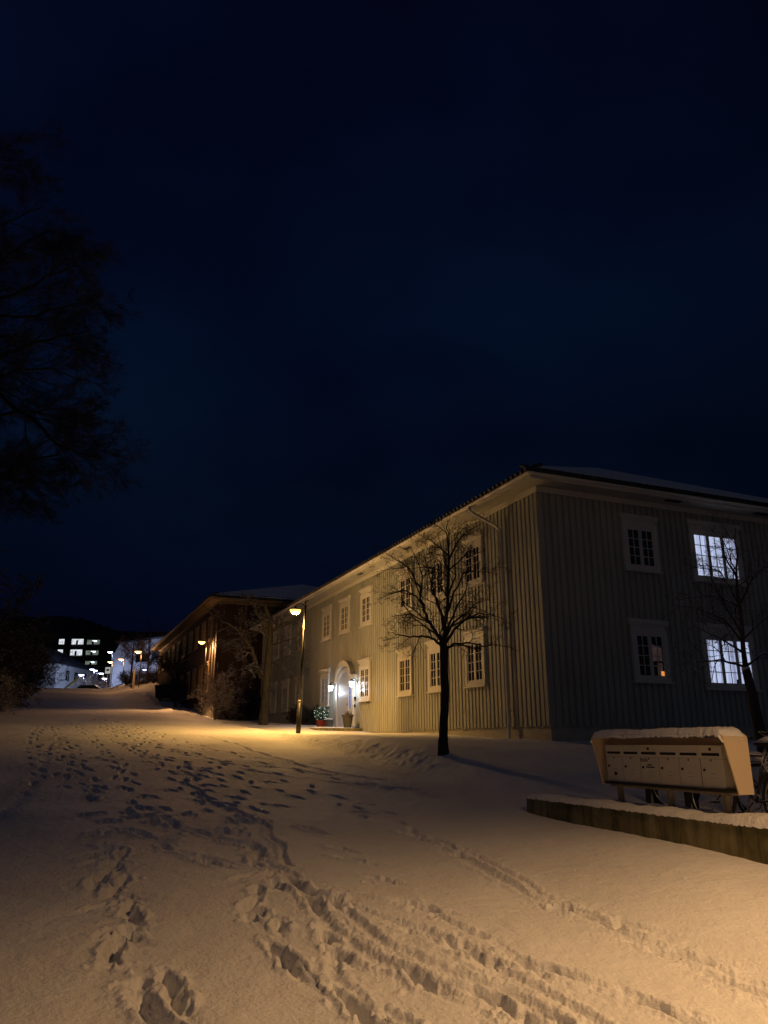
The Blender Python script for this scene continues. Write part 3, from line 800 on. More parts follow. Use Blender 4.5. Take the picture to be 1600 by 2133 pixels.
# snow cushion
nx, ny = 120, 10; sn = MB()
for i in range(nx + 1):
    for j in range(ny + 1):
        u_ = i / nx; v_ = j / ny
        x = -.12 + (LB + .29) * u_; y = -.135 + .33 * v_
        ex = min(u_, 1 - u_) * (LB + .29); ey = min(v_, 1 - v_) * .33
        hgt = .052 * (1 - math.exp(-ey / .022)) * (1 - math.exp(-ex / .05))
        drop = -.07 * max(0, 1 - ex / .06) ** 2
        zz = .542 + drop + hgt + (random.uniform(-.009, .009) + .008 * math.sin(x * 5.3 + 1) * math.sin(x * 2.1) + .003 * math.sin(x * 23))
        if j in (0, ny): zz -= .035 + random.uniform(-.006, .01); y += random.uniform(-.006, .006)
        sn.v.append((x, y, zz))
for i in range(nx):
    for j in range(ny): sn.f.append((i * (ny + 1) + j, (i + 1) * (ny + 1) + j, (i + 1) * (ny + 1) + j + 1, i * (ny + 1) + j + 1))
sn.build('snow_cap', 'snow', Ub, smooth=True)
m = MB(); m.box(-.03, LB + .06, -.03, .171, -.032, -.004); m.build('tray', 'mail_dark', Ub)
m = MB(); m.box(.004, LB - .004, .004, .168, 0.001, HB - .002); m.build('cabinet', 'mail_dark', Ub)
m = MB(); m.box(.0, LB + .04, .03, .13, -.06, -.033); m.build('support_rail', 'post_wood', Ub)
for x in (.1, 1.0, 1.84):
    m = MB(); m.box(x - .028, x + .028, .07, .13, -.26, -.061); m.build('post', 'post_wood', Ub, bevel=.004)
def text_mesh(txt, size):
    cu = bpy.data.curves.new('txt', 'FONT'); cu.body = txt; cu.size = size; cu.extrude = .0006; cu.align_x = 'CENTER'
    o = bpy.data.objects.new('txt', cu); COL.objects.link(o); bpy.context.view_layer.update()
    me = bpy.data.meshes.new_from_object(o); bpy.data.objects.remove(o); return me
for i in range(6):
    x0 = i * bw + (.006 if i == 5 else .0); x1 = (i + 1) * bw
    g = .0028
    mb = MB(); mb.box(x0 + g, x1 - g, .0, .003, 0.0, HB * .68)
    if i == 5: mb.box(x1 - g - .001, x1 + .002, .003, .169, 0, HB * .68)
    if i == 0: mb.box(x0 - .002, x0 + .003, .003, .169, 0, HB * .68)
    b_ = mb.build('mailbox', 'mail', Ub)
    mb = MB(); mb.box(x0 + (g if i == 5 else 0), x1 - (g if i == 5 else 0), -.004, .17, HB * .685, HB); mb.build('flap', 'mail', b_)
    mb = MB(); mb.box(x0 + .035, x1 - .035, -.0065, -.004, HB * .755, HB * .755 + .028); mb.build('letter_slot', 'mail_dark', b_)
    mb = MB(); mb.box(x0 + bw * .45, x0 + bw * .45 + .016, -.004, 0, HB * .625, HB * .625 + .02); mb.build('number_tag', 'mail_tag', b_)
    mb = MB(); mb.tube([(x0 + .05, -.009, HB * .42), (x0 + .05, 0, HB * .42)], .014, 12); mb.build('lock', 'mail_dark', b_)
    mb = MB()
    if i != 2:
        mb.box(x0 + bw * .40, x0 + bw * .62, -.0022, 0, HB * .33, HB * .34); mb.box(x0 + bw * .38, x0 + bw * .70, -.0022, 0, HB * .24, HB * .248)
    else:
        mb.box(x0 + bw * .38, x0 + bw * .66, -.0022, 0, HB * .30, HB * .308); mb.box(x0 + bw * .38, x0 + bw * .70, -.0022, 0, HB * .20, HB * .206)
    mb.build('name_plate', 'mail_line', b_)
    if i == 0:
        mb = MB(); mb.box(x0 + bw * .44, x0 + bw * .60, -.003, 0, HB * .17, HB * .26); mb.build('sticker', 'mail_dark', b_)
    if i == 2:
        mb = MB(); mb.box(x0 + bw * .38, x0 + bw * .62, -.003, 0, HB * .475, HB * .502); mb.box(x0 + bw * .30, x0 + bw * .74, -.003, 0, HB * .415, HB * .445); mb.build('sticker', 'mail_dark', b_)
        me = text_mesh('RAN', .062); me.materials.append(M['mail_dark'])
        o = bpy.data.objects.new('sticker', me); COL.objects.link(o); o.parent = b_; o.location = (x0 + bw * .22, -.002, HB * .56); o.rotation_euler = (math.pi / 2, 0, 0)
    if i in (2, 5):
        mb = MB(); mb.tube([(x0 + bw * .5, -.012, HB * .91), (x0 + bw * .5, -.004, HB * .91)], .016, 12); mb.build('lock', 'mail_dark', b_)

# low concrete wall
Wl = empty('concrete_wall', 'low stained concrete wall with snow along its top under the mailboxes', 'wall', (1.98, 11.4, 0), MRZ)
m = MB(); m.box(0, 9.5, 0, .5, -.6, .865); wb = m.build('wall_body', 'concrete', Wl, bevel=.01)
sn = MB(); nx, ny = 400, 8
for i in range(nx + 1):
    for j in range(ny + 1):
        x = -.01 + 9.5 * i / nx; v_ = j / ny; y = -.012 + .52 * v_; ey = min(v_, 1 - v_) * .52
        th = .045 + .05 * min(1, max(0, (x - 3.2) / 1.2)) + .01 * math.sin(x * 5.1) + .006 * math.sin(x * 17)
        zz = .868 + th * (1 - math.exp(-ey / .03)) * (1 - math.exp(-(x + .02) / .05)) + random.uniform(-.004, .004)
        if j in (0, ny): zz = .862 + random.uniform(-.012, .004); y += random.uniform(-.012, .004)
        sn.v.append((x, y, zz))
for i in range(nx):
    for j in range(ny): sn.f.append((i * (ny + 1) + j, (i + 1) * (ny + 1) + j, (i + 1) * (ny + 1) + j + 1, i * (ny + 1) + j + 1))
sn.build('snow_cap', 'snow', Wl, smooth=True)

# bicycle stands (pairs of flat black uprights)
for x, y, lb in ((3.72, 11.35, 'left black double upright bicycle stand behind the low wall'), (4.02, 10.7, 'right black double upright bicycle stand beside the bicycle wheels')):
    z = gz(x, y)
    b_ = empty('bicycle_stand', lb, 'bike stand', (x, y, z), R(-8), 'black bicycle stands behind the low wall')
    for s_ in (-1, 1):
        m = MB(); m.box(s_ * .05 - .034, s_ * .05 + .034, -.02, .02, -.2, .62); m.build('upright', 'black', b_, bevel=.004)
    m = MB(); m.box(-.012, .012, -.006, .006, -.05, .60); m.build('tie_bar', 'metal_grey', b_)
    m = MB(); m.box(-.09, .09, -.022, .022, .62, .65); m.build('top_bar', 'metal_dark', b_)

# bicycles
M['bike'] = painted('bike_paint', (.03, .028, .03), .2, .4, False, snow=.45)
M['tyre'] = painted('tyre', (.012, .012, .012), .2, .8, False, snow=.15)
M['chrome'] = painted('chrome', (.4, .4, .4), .1, .3, False, metallic=.8, snow=.5)
def bicycle(label, front, rear, lean):
    f = Vector(front); r_ = Vector(rear); d = (f - r_); wb_ = d.length; rz = math.atan2(d.y, d.x)
    z = min(gz(*front), gz(*rear))
    B = empty('bicycle', label, 'bicycle', (r_.x, r_.y, z), rz, 'snowy bicycles behind the low wall', rx=lean)
    R_ = .34
    for nm, x in (('rear_wheel', 0), ('front_wheel', wb_)):
        m = MB(); m.torus((x, 0, R_), R_ - .02, .008, 'y', 36, 6)
        for k in range(16):
            a = k * math.pi / 8; m.tube([(x, .02 * (-1) ** k, R_), (x + (R_ - .02) * math.cos(a), 0, R_ + (R_ - .02) * math.sin(a))], .0016, 3)
        m.tube([(x, -.05, R_), (x, .05, R_)], .02, 10)
        w_ = m.build(nm, 'chrome', B, smooth=True)
        m = MB(); m.torus((x, 0, R_), R_, .021, 'y', 40, 8); m.build('tyre', 'tyre', w_, smooth=True)
        m = MB()
        pts = [(x + (R_ + .045) * math.cos(a), (R_ + .045) * math.sin(a) + R_) for a in np.linspace(R(20), R(165), 18)]
        vs = []
        for p in pts: vs += [(p[0], -.035, p[1]), (p[0], -.02, p[1] + .018), (p[0], .02, p[1] + .018), (p[0], .035, p[1])]
        fs = [(4 * i + j, 4 * i + j + 1, 4 * i + j + 5, 4 * i + j + 4) for i in range(17) for j in range(3)]
        m.add(vs, fs); m.build('mudguard', 'bike', B, smooth=True)
        m = MB()
        vs = []
        for p in pts[3:15]:
            for yy, dzz in ((-.04, 0), (-.03, .03), (0, .045), (.03, .03), (.04, 0)): vs.append((p[0], yy, p[1] + .018 + dzz * random.uniform(.6, 1.1)))
        m.add(vs, [(5 * i + j, 5 * i + j + 1, 5 * i + j + 6, 5 * i + j + 5) for i in range(11) for j in range(4)]); m.build('snow', 'snow', B, smooth=True)
    bb = (.44, 0, .29); st = (.30, 0, .80); ht = (wb_ - .20, 0, .86); hb = (wb_ - .13, 0, .62)
    m = MB(); m.tube([bb, st], .016, 10); m.tube([st, (wb_ - .19, 0, .82)], .016, 10); m.tube([bb, (wb_ - .145, 0, .66)], .019, 10); m.tube([ht, hb], .021, 10)
    for s_ in (-1, 1): m.tube([(.42, s_ * .03, .29), (0, s_ * .06, R_)], .010, 8); m.tube([(.32, s_ * .02, .72), (0, s_ * .06, R_)], .009, 8); m.tube([(wb_ - .12, s_ * .05, .62), (wb_, s_ * .06, R_)], .012, 8)
    m.build('frame', 'bike', B, smooth=True)
    m = MB(); m.tube([st, (.27, 0, .90)], .013, 8); m.build('seat_post', 'chrome', B, smooth=True)
    def loft(secs):
        vs = []; k = 12
        for (x, hw, z0, hh) in secs:
            for j in range(k): a = 2 * math.pi * j / k; vs.append((x, hw * math.cos(a), z0 + hh * math.sin(a)))
        fs = [(i * k + j, i * k + (j + 1) % k, (i + 1) * k + (j + 1) % k, (i + 1) * k + j) for i in range(len(secs) - 1) for j in range(k)]
        fs += [tuple(range(k))[::-1], tuple((len(secs) - 1) * k + j for j in range(k))]
        q_ = MB(); q_.add(vs, fs); return q_
    loft([(.12, .02, .93, .01), (.15, .085, .935, .03), (.22, .09, .93, .03), (.30, .045, .93, .025), (.42, .018, .93, .015)]).build('saddle', 'tyre', B, smooth=True)
    loft([(.12, .02, .95, .005), (.15, .085, .975, .025), (.22, .09, .98, .04), (.30, .045, .97, .03), (.41, .018, .95, .01)]).build('snow', 'snow', B, smooth=True)
    m = MB(); m.tube([ht, (wb_ - .23, 0, 1.0)], .013, 8); m.tube([(wb_ - .38, -.29, 1.02), (wb_ - .25, -.24, 1.05), (wb_ - .2, -.05, 1.01), (wb_ - .2, .05, 1.01), (wb_ - .25, .24, 1.05), (wb_ - .38, .29, 1.02)], .012, 8)
    m.build('handlebar', 'chrome', B, smooth=True)
    m = MB()
    for s_ in (-1, 1): m.tube([(wb_ - .40, s_ * .295, 1.02), (wb_ - .29, s_ * .255, 1.043)], .017, 8)
    m.build('grip', 'tyre', B, smooth=True)
    m = MB(); m.torus((.44, .03, .29), .085, .006, 'y', 20, 5); m.tube([(.44, .06, .29), (.54, .07, .16)], .01, 6); m.tube([(.44, -.06, .29), (.34, -.07, .42)], .01, 6)
    m.box(.49, .59, .07, .15, .145, .17); m.box(.29, .39, -.15, -.07, .41, .435); m.build('crankset', 'bike', B)
    m = MB(); m.box(-.28, .22, -.07, .07, .735, .745)
    for yy in (-.06, 0, .06): m.tube([(-.28, yy, .75), (.22, yy, .75)], .006, 5)
    for s_ in (-1, 1): m.tube([(-.12, s_ * .06, .74), (0, s_ * .065, R_)], .006, 5)
    m.build('carrier', 'bike', B)
    return B
bicycle('snow covered bicycle at the right end of the mailboxes', (4.0, 10.0), (4.46, 9.02), R(5))
bicycle('snow dusted bicycle behind the middle of the mailboxes', (3.97, 11.1), (4.75, 10.3), R(-4))
bicycle('snow covered bicycle at the right edge beyond the mailboxes', (4.55, 9.9), (5.05, 8.95), R(3))

# ------------------------------------------------------------------ trees
def branch(out, p, d, L, r, lvl, P):
    n = P['seg'][lvl]; pts = [p.copy()]; rad = [r]; d = d.normalized(); st = L / n
    r1 = r * P['taper'][lvl]
    for i in range(n):
        j = Vector((random.gauss(0, 1), random.gauss(0, 1), random.gauss(0, 1))) * P['wob'][lvl]
        d = (d + j + Vector((0, 0, 1)) * P['up'][lvl]).normalized()
        p = p + d * st; pts.append(p.copy()); rad.append(r + (r1 - r) * (i + 1) / n)
    out.append((lvl, pts, rad))
    if lvl + 1 < len(P['seg']): sprout(out, pts, rad, L, lvl, P)
def sprout(out, pts, rad, L, lvl, P):
    k = P['kids'][lvl]
    k = max(1, int(round(k * random.uniform(.8, 1.2))))
    n = len(pts) - 1
    for c in range(k):
        f = P['start'][lvl] + (1 - P['start'][lvl]) * (c + random.random()) / k
        x = min(f * n, n - 1e-3); i = int(x); t = x - i
        q = pts[i].lerp(pts[i + 1], t); rr = rad[i] + (rad[i + 1] - rad[i]) * t
        ax = (pts[i + 1] - pts[i]).normalized(); o = ax.orthogonal().normalized()
        o.rotate(Matrix.Rotation(random.uniform(0, 2 * math.pi), 3, ax))
        ang = R(P['ang'][lvl]) * random.uniform(.75, 1.25)
        dd_ = ax * math.cos(ang) + o * math.sin(ang) + Vector(P.get('bias', (0, 0, 0)))
        ll = L * P['len'][lvl] * (1 - .45 * f) * random.uniform(.7, 1.25)
        branch(out, q, dd_, ll, max(rr * P['rr'][lvl], P['rmin']), lvl + 1, P)
def mesh_branches(out, sides):
    mb = MB()
    for lvl, pts, rad in out: mb.tube(pts, rad, sides[min(lvl, len(sides) - 1)], cap=False)
    return mb
def tree(name, label, base, trunk_pts, trunk_r, limbs, P, mat, twig_mat=None, group=None, snow_cap=False):
    """limbs: list of (polyline, r0, r1) in world coords"""
    T = empty(name, label, 'tree', base, 0, group)
    b = Vector(base)
    mb = MB(); 
    tp = [Vector(p) - b for p in trunk_pts]
    fine = []; fr_ = []
    for i in range(len(tp) - 1):
        for k in range(6):
            fine.append(tp[i].lerp(tp[i + 1], k / 6) + Vector((random.uniform(-1, 1), random.uniform(-1, 1), 0)) * trunk_r[i] * .07); fr_.append(trunk_r[i] + (trunk_r[i + 1] - trunk_r[i]) * k / 6 * random.uniform(.93, 1.07))
    fine.append(tp[-1]); fr_.append(trunk_r[-1])
    mb.tube(fine, fr_, 14); mb.build('trunk', mat, T, smooth=True)
    big = []; small = []
    for poly, r0, r1 in limbs:
        pts = [Vector(p) - b for p in poly]
        # resample with wiggle
        res = []
        for i in range(len(pts) - 1):
            for k in range(3): res.append(pts[i].lerp(pts[i + 1], k / 3) + Vector((random.gauss(0, 1), random.gauss(0, 1), random.gauss(0, 1))) * r0 * .3)
        res.append(pts[-1]); res[0] = pts[0]
        rad = [r0 + (r1 - r0) * (i / (len(res) - 1)) ** .8 for i in range(len(res))]
        big.append((0, res, rad))
        L = sum((res[i + 1] - res[i]).length for i in range(len(res) - 1))
        sprout(small, res, rad, L, 0, P)
    mesh_branches(big, [8]).build('limbs', mat, T, smooth=True)
    mesh_branches(small, [6, 5, 4, 3, 3]).build('twigs', twig_mat or mat, T, smooth=True)
    return T

# -- street tree in front of the long house (limbs traced)
DT = 16.7
def tp(cx, cy, dy=0.0):
    return pt(780 + cx / 3.333, 960 + cy / 3.333, DT + dy)
P1 = dict(seg=[6, 5, 4, 3, 3], taper=[.5, .35, .4, .5, .5], wob=[.1, .20, .26, .3, .3], up=[0, .03, .02, .02, 0], kids=[8, 6, 4, 2], start=[.2, .12, .12, .2], ang=[50, 48, 50, 50],
          len=[.48, .55, .6, .6], rr=[.55, .62, .65, .7], rmin=.0028)
tb = tp(478, 2025); tb.z -= .1
limbs = []
def limb(pl, r0, r1, y1):
    n = len(pl); limbs.append(([tp(x, y, y1 * (i / (n - 1))) for i, (x, y) in enumerate(pl)], r0, r1))
limb([(470, 1295), (455, 1275), (400, 1235), (330, 1215), (250, 1218), (150, 1200), (95, 1190)], .042, .006, -.35)
limb([(475, 1270), (460, 1245), (420, 1180), (370, 1100), (335, 1000), (310, 880), (255, 770), (180, 700), (90, 650)], .055, .006, .25)
limb([(335, 1000), (290, 940), (200, 895), (100, 930), (20, 968)], .025, .005, -.5)
limb([(320, 930), (330, 800), (300, 700), (250, 600)], .022, .005, .5)
limb([(485, 1290), (487, 1200), (495, 1100), (512, 900), (520, 700), (515, 500), (500, 400)], .062, .006, -.1)
limb([(485, 1180), (450, 1000), (400, 900), (375, 750), (330, 610)], .035, .005, -.7)
limb([(500, 1310), (515, 1295), (550, 1275), (640, 1265), (760, 1285), (850, 1275), (985, 1312)], .038, .005, .3)
limb([(497, 1260), (560, 1170), (640, 1095), (730, 1058), (850, 1080), (920, 1112)], .036, .005, -.5)
limb([(495, 1220), (540, 1130), (640, 1055), (700, 990), (795, 960)], .032, .005, .6)
limb([(497, 1110), (540, 940), (590, 850), (625, 765), (760, 768), (855, 790)], .03, .005, .2)
limb([(517, 690), (570, 570), (640, 490), (755, 430)], .025, .005, -.3)
limb([(518, 660), (440, 590), (380, 545), (335, 540)], .022, .005, .3)
limb([(505, 950), (560, 800), (560, 650), (600, 560)], .028, .005, -.8)
limb([(497, 1130), (440, 1010), (400, 850), (420, 700)], .028, .005, .9)
limb([(500, 1180), (570, 1020), (640, 900), (650, 800)], .028, .005, 1.0)
limb([(470, 1260), (390, 1130), (250, 1060), (120, 1080)], .026, .005, -.7)
limb([(516, 600), (500, 500), (440, 450), (400, 420)], .018, .005, 0)
limb([(515, 760), (600, 690), (660, 620), (740, 640)], .02, .005, .5)
tree('street_tree', 'bare pruned street tree standing in snow in front of the long pale house', tb, [tb - Vector((0, 0, .4)), tb + Vector((0, 0, .05)), tp(478, 1900), tp(490, 1650), tp(485, 1450), tp(484, 1285)], [.14, .125, .092, .088, .085, .09], limbs, P1, 'bark')

def auto_limbs(top, n, L, r, spread, dirbias=Vector((0, 0, 0)), z0=None, up=.6):
    out = []
    for i in range(n):
        a = 2 * math.pi * (i + random.random() * .6) / n
        f = i / n
        s = top + Vector((0, 0, -(1 - f) * z0 if z0 else 0))
        d = Vector((math.cos(a), math.sin(a), up + random.uniform(-.2, .4))) + dirbias
        d.normalize(); ll = L * random.uniform(.75, 1.1); pts = [s]
        for k in range(5):
            d = (d + Vector((random.gauss(0, .15), random.gauss(0, .15), random.gauss(0, .12) + spread))).normalized(); pts.append(pts[-1] + d * ll / 5)
        out.append((pts, r * random.uniform(.8, 1.1), r * .15))
    return out
# -- tree on the right before the shaded end wall
b = pt(1592, 1552, 16.2); b.z = gz(b.x, b.y) - .05
f0 = pt(1553, 1390, 16.2); f1 = pt(1540, 1260, 16.2); f2 = pt(1532, 1100, 16.2)
lm = [([f0, pt(1500, 1375, 16.2), pt(1450, 1378, 16), pt(1405, 1385, 15.8)], .03, .006), ([f0, f1, pt(1534, 1180, 16.2), f2], .06, .008),
      ([pt(1548, 1340, 16.2), pt(1510, 1290, 16.4), pt(1450, 1265, 16.6), pt(1400, 1262, 16.8)], .03, .006), ([pt(1545, 1320, 16.2), pt(1500, 1240, 15.8), pt(1480, 1200, 15.5)], .03, .006),
      ([f0, pt(1590, 1360, 16.2), pt(1640, 1370, 16.2)], .03, .006), ([pt(1548, 1330, 16.2), pt(1590, 1290, 16.2), pt(1650, 1250, 16)], .03, .006), ([f1, pt(1570, 1200, 16), pt(1620, 1150, 15.8)], .025, .006),
      ([pt(1536, 1205, 16.2), pt(1510, 1160, 16.2), pt(1500, 1120, 16.2)], .03, .006), ([f1, pt(1500, 1190, 16.5), pt(1440, 1180, 16.6)], .022, .005), ([pt(1550, 1360, 16.2), pt(1500, 1330, 15.6), pt(1440, 1300, 15.2)], .028, .005)]
tree('street_tree', 'bare street tree at the right edge before the shaded end wall', b, [b - Vector((0, 0, .3)), b, pt(1570, 1460, 16.2), f0], [.15, .13, .10, .085], lm, P1, 'bark_snow')
# -- rough trunk tree between the houses
b = pt(548, 1516, 38); b.z = gz(b.x, b.y) - .05
tk = [b - Vector((0, 0, .3)), b + Vector((0, 0, .1)), pt(553, 1470, 38), pt(556, 1412, 38), pt(562, 1350, 38), pt(563, 1290, 38), pt(552, 1262, 38)]
lm = [([pt(551, 1412, 38), pt(540, 1400, 38), pt(533, 1380, 37.8), pt(527, 1355, 37.6), pt(517, 1338, 37.4), pt(500, 1318, 37), pt(488, 1308, 36.8), pt(462, 1296, 36.5)], .15, .02),
      ([pt(533, 1380, 37.8), pt(510, 1392, 37), pt(480, 1403, 36.5)], .06, .01), ([pt(558, 1345, 38), pt(580, 1340, 37.6), pt(600, 1333, 37.2), pt(622, 1326, 37)], .06, .01),
      ([pt(562, 1300, 38), pt(540, 1285, 38), pt(530, 1262, 38), pt(515, 1250, 38)], .08, .015), ([pt(560, 1320, 38), pt(590, 1300, 38), pt(620, 1290, 37.6)], .07, .01),
      ([pt(527, 1352, 37.6), pt(505, 1345, 37), pt(485, 1338, 37)], .05, .01), ([pt(560, 1330, 38), pt(545, 1300, 37), pt(530, 1290, 36)], .07, .01), ([pt(558, 1375, 38), pt(600, 1395, 37.4), pt(640, 1380, 37)], .035, .008)]
P2 = dict(P1); P2.update(kids=[9, 6, 4, 2], len=[.5, .55, .55, .6], rmin=.008, ang=[55, 50, 50, 50])
tree('old_tree', 'rough barked old tree with a forked trunk at the far corner of the long house', b, tk, [.27, .24, .21, .21, .18, .12, .08], lm, P2, 'bark_pale', 'bark_snow')
# -- small snowy tree by the bank
b = pt(447, 1503, 45); b.z = gz(b.x, b.y) - .05; top = b + Vector((0, 0, .9))
P3 = dict(P1); P3.update(kids=[10, 6, 4, 2], len=[.42, .5, .55, .6], rmin=.007, up=[0, .1, .05, .03, 0])
lm = []
for i in range(22):
    a = i * 2.4; z = .5 + 1.9 * i / 22; l = 1.55 * (1 - .5 * i / 22) * random.uniform(.8, 1.1)
    s = b + Vector((0, 0, z)); d = Vector((math.cos(a), math.sin(a), .28))
    lm.append(([s, s + d * l * .5, s + d * l + Vector((0, 0, .22 * l))], .028, .008))
tree('small_tree', 'small wide bare tree with snow lit branches on the bank by the second lamp', b, [b - Vector((0, 0, .3)), b, b + Vector((.03, 0, 1.3)), b + Vector((-.02, 0, 3.3))], [.11, .09, .06, .015], lm, P3, 'bark_frost')

# -- big tree top left: trunk left of the picture
b = Vector((-10.8, 15.5, gz(-10.8, 15.5) - .1))
def lt(px, py, D): return pt(px, py, D)
P4 = dict(seg=[8, 6, 5, 4, 3], taper=[.4, .3, .35, .4, .5], wob=[.07, .11, .13, .15, .2], up=[.02, .0, -.01, -.03, 0], kids=[13, 10, 8, 6], start=[.22, .1, .1, .1], ang=[38, 36, 34, 34],
          len=[.26, .52, .58, .75], rr=[.42, .5, .5, .6], rmin=.0024, bias=(.10, 0, -.03))
lm = []
for (pl, r0) in [([(-420, 1000), (-250, 950), (-60, 760), (20, 840), (80, 880), (115, 925), (160, 945), (205, 952)], .09),
                 ([(-420, 1050), (-220, 1040), (-80, 1020), (0, 990), (60, 965), (115, 945), (150, 915)], .08),
                 ([(-420, 1000), (-250, 980), (-100, 970), (0, 990), (50, 1005), (90, 1030)], .06),
                 ([(-420, 950), (-200, 800), (0, 745), (60, 720), (130, 700), (190, 690)], .08),
                 ([(-420, 900), (-200, 700), (-40, 640), (60, 600), (120, 570), (165, 545)], .08),
                 ([(-420, 850), (-250, 640), (-100, 540), (0, 470), (90, 430)], .08),
                 ([(-430, 800), (-300, 560), (-150, 420), (-60, 350), (20, 300)], .08),
                 ([(-420, 1000), (-250, 880), (-60, 800), (40, 770), (110, 770), (180, 790)], .07),
                 ([(-420, 900), (-200, 660), (-20, 560), (60, 500), (110, 480)], .06),
                 ([(-420, 980), (-200, 900), (-50, 870), (60, 860), (110, 850), (160, 858)], .06),
                 ([(-420, 880), (-240, 700), (-90, 660), (50, 660), (130, 640), (195, 625)], .06),
                 ([(-420, 1050), (-260, 1050), (-120, 1060), (-20, 1030), (40, 1000)], .05)]:
    n = len(pl); off = random.uniform(-2.2, 2.2)
    lm.append(([lt(x, y, 15.5 + off * (i / (n - 1))) for i, (x, y) in enumerate(pl)], r0, .012))
tt_ = lt(-420, 1050, 15.5)
T4 = tree('large_tree', 'large dark bare tree whose dense branches reach in from the upper left', b, [b - Vector((0, 0, .3)), b, Vector((tt_.x, 15.5, tt_.z)), lt(-425, 800, 15.5), lt(-430, 500, 15.5)], [.42, .36, .28, .2, .06], lm, P4, 'bark_black', 'twig_dark')

# -- dark trees and bushes lower left
P5 = dict(P1); P5.update(kids=[11, 7, 5, 2], len=[.45, .5, .55, .6], rmin=.012, up=[0, .04, .02, 0, 0], seg=[6, 4, 3, 3, 3])
for i, (px, D, hh, lb) in enumerate([(-80, 35, 6.6, 'dark bare tree at the left edge, nearest of the roadside row'), (-18, 46, 6.4, 'dark bare tree second in the roadside row on the left'), (6, 60, 6.6, 'dark bare tree midway along the roadside row on the left'),
                                     (42, 78, 6.0, 'dark bare tree farthest in the roadside row, beside the small grey house'), (-140, 33, 8.2, 'dark bare tree mostly outside the left edge of the view')]):
    r_, e_ = ray(px, 1500); b = Vector((r_ * D, D, 0)); b.z = gz(b.x, b.y) - .1
    top = b + Vector((0, 0, hh * .42))
    lm = auto_limbs(top, 12, hh * .58, .07, .03, z0=hh * .36, up=.55)
    tree('roadside_tree', lb, b, [b - Vector((0, 0, .4)), b, top, b + Vector((.1, 0, hh * .8))], [.2, .17, .12, .03], lm, P5, 'bark_black', group='dark bare trees on the left of the street')
# low shrub row on the left bank
P6 = dict(P1); P6.update(kids=[9, 6, 3], len=[.5, .5, .5, .5], rmin=.008, seg=[5, 3, 3, 3], wob=[.12, .2, .25, .3], taper=[.5, .4, .4, .5])
def shrub(label, b, h, n, mat, grp, r=.02, up=1.0, name='shrub', PP=P6):
    b = Vector(b); lm = auto_limbs(b + Vector((0, 0, .05)), n, h, r, .0, up=up)
    T = empty(name, label, 'shrub', b, 0, grp)
    big = []; small = []
    for pts, r0, r1 in lm:
        pts = [p - b for p in pts]; rad = [r0 + (r1 - r0) * i / (len(pts) - 1) for i in range(len(pts))]
        big.append((0, pts, rad)); sprout(small, pts, rad, h, 0, PP)
    mesh_branches(big, [5]).build('stems', mat, T, smooth=True); mesh_branches(small, [4, 3, 3]).build('twigs', mat, T, smooth=True)
for px, D, h, lb in ((-25, 30, 1.8, 'bare roadside shrub nearest on the left bank'), (-5, 38, 1.9, 'bare roadside shrub under the second dark tree'), (18, 50, 2.0, 'bare roadside shrub between the dark trees'), (38, 64, 1.9, 'bare roadside shrub farthest along the left bank')):
    r_, e_ = ray(px, 1490); shrub(lb, (r_ * D, D, gz(r_ * D, D)), h, 16, 'bark_snow' if D < 35 else 'bark_black', 'bare shrubs on the left bank')
# dark shrubs between the houses
for px, D, h, lb in ((500, 47, 1.9, 'dark bare shrub between the brown house and the old tree'), (472, 47.5, 1.6, 'dark bare shrub behind the small snowy tree'), (522, 47, 1.5, 'dark bare shrub against the far corner of the long house'), (400, 58, 2.2, 'dark shrub below the brown house windows'), (375, 62, 2.0, 'dark shrub beside the waste container')):
    r_, e_ = ray(px, 1490); shrub(lb, (r_ * D, D, gz(r_ * D, D)), h, 22, 'bark_black', 'dark shrubs between the houses', r=.03)
pb = to_world(H1, -.6, 19.0, 0); pb.z = gz(pb.x, pb.y)
shrub('low twiggy bush against the pale wall left of the fairy light shrub', pb, .9, 34, 'bark', None, r=.012)
pb = to_world(H1, -.6, 20.2, 0); pb.z = gz(pb.x, pb.y)
shrub('low twiggy bush against the pale wall behind the lamp post', pb, .75, 26, 'bark', None, r=.012)
# street trees before the brown house and the white building
P7 = dict(P1); P7.update(kids=[8, 5, 3, 2], rmin=.014, seg=[5, 4, 3, 3, 3])
for px, D, hh, lb in ((366, 58, 5.6, 'thin bare street tree in front of the brown house front'), (302, 80, 7.2, 'bare street tree in front of the white building'), (268, 90, 6.6, 'bare street tree left of the handrail before the white building'), (343, 70, 5.0, 'small bare tree at the far end of the brown house')):
    r_, e_ = ray(px, 1460); b = Vector((r_ * D, D, gz(r_ * D, D) - .1)); top = b + Vector((0, 0, hh * .4))
    tree('bare_street_tree', lb, b, [b - Vector((0, 0, .3)), b, top, b + Vector((0, 0, hh * .85))], [.13, .11, .09, .03], auto_limbs(top, 9, hh * .5, .05, .04, z0=hh * .15, up=.8), P7, 'bark', group='street trees up the road')
r_, e_ = ray(200, 1430); b = (r_ * 112, 112, gz(r_ * 112, 112))
shrub('pale bush lit by white lamps beside the small grey house', (b[0], b[1], b[2]), 3.6, 14, 'bark_snow', None, r=.05)

# ------------------------------------------------------------------ far end of the street
def at(px, py, D): return pt(px, py, D)
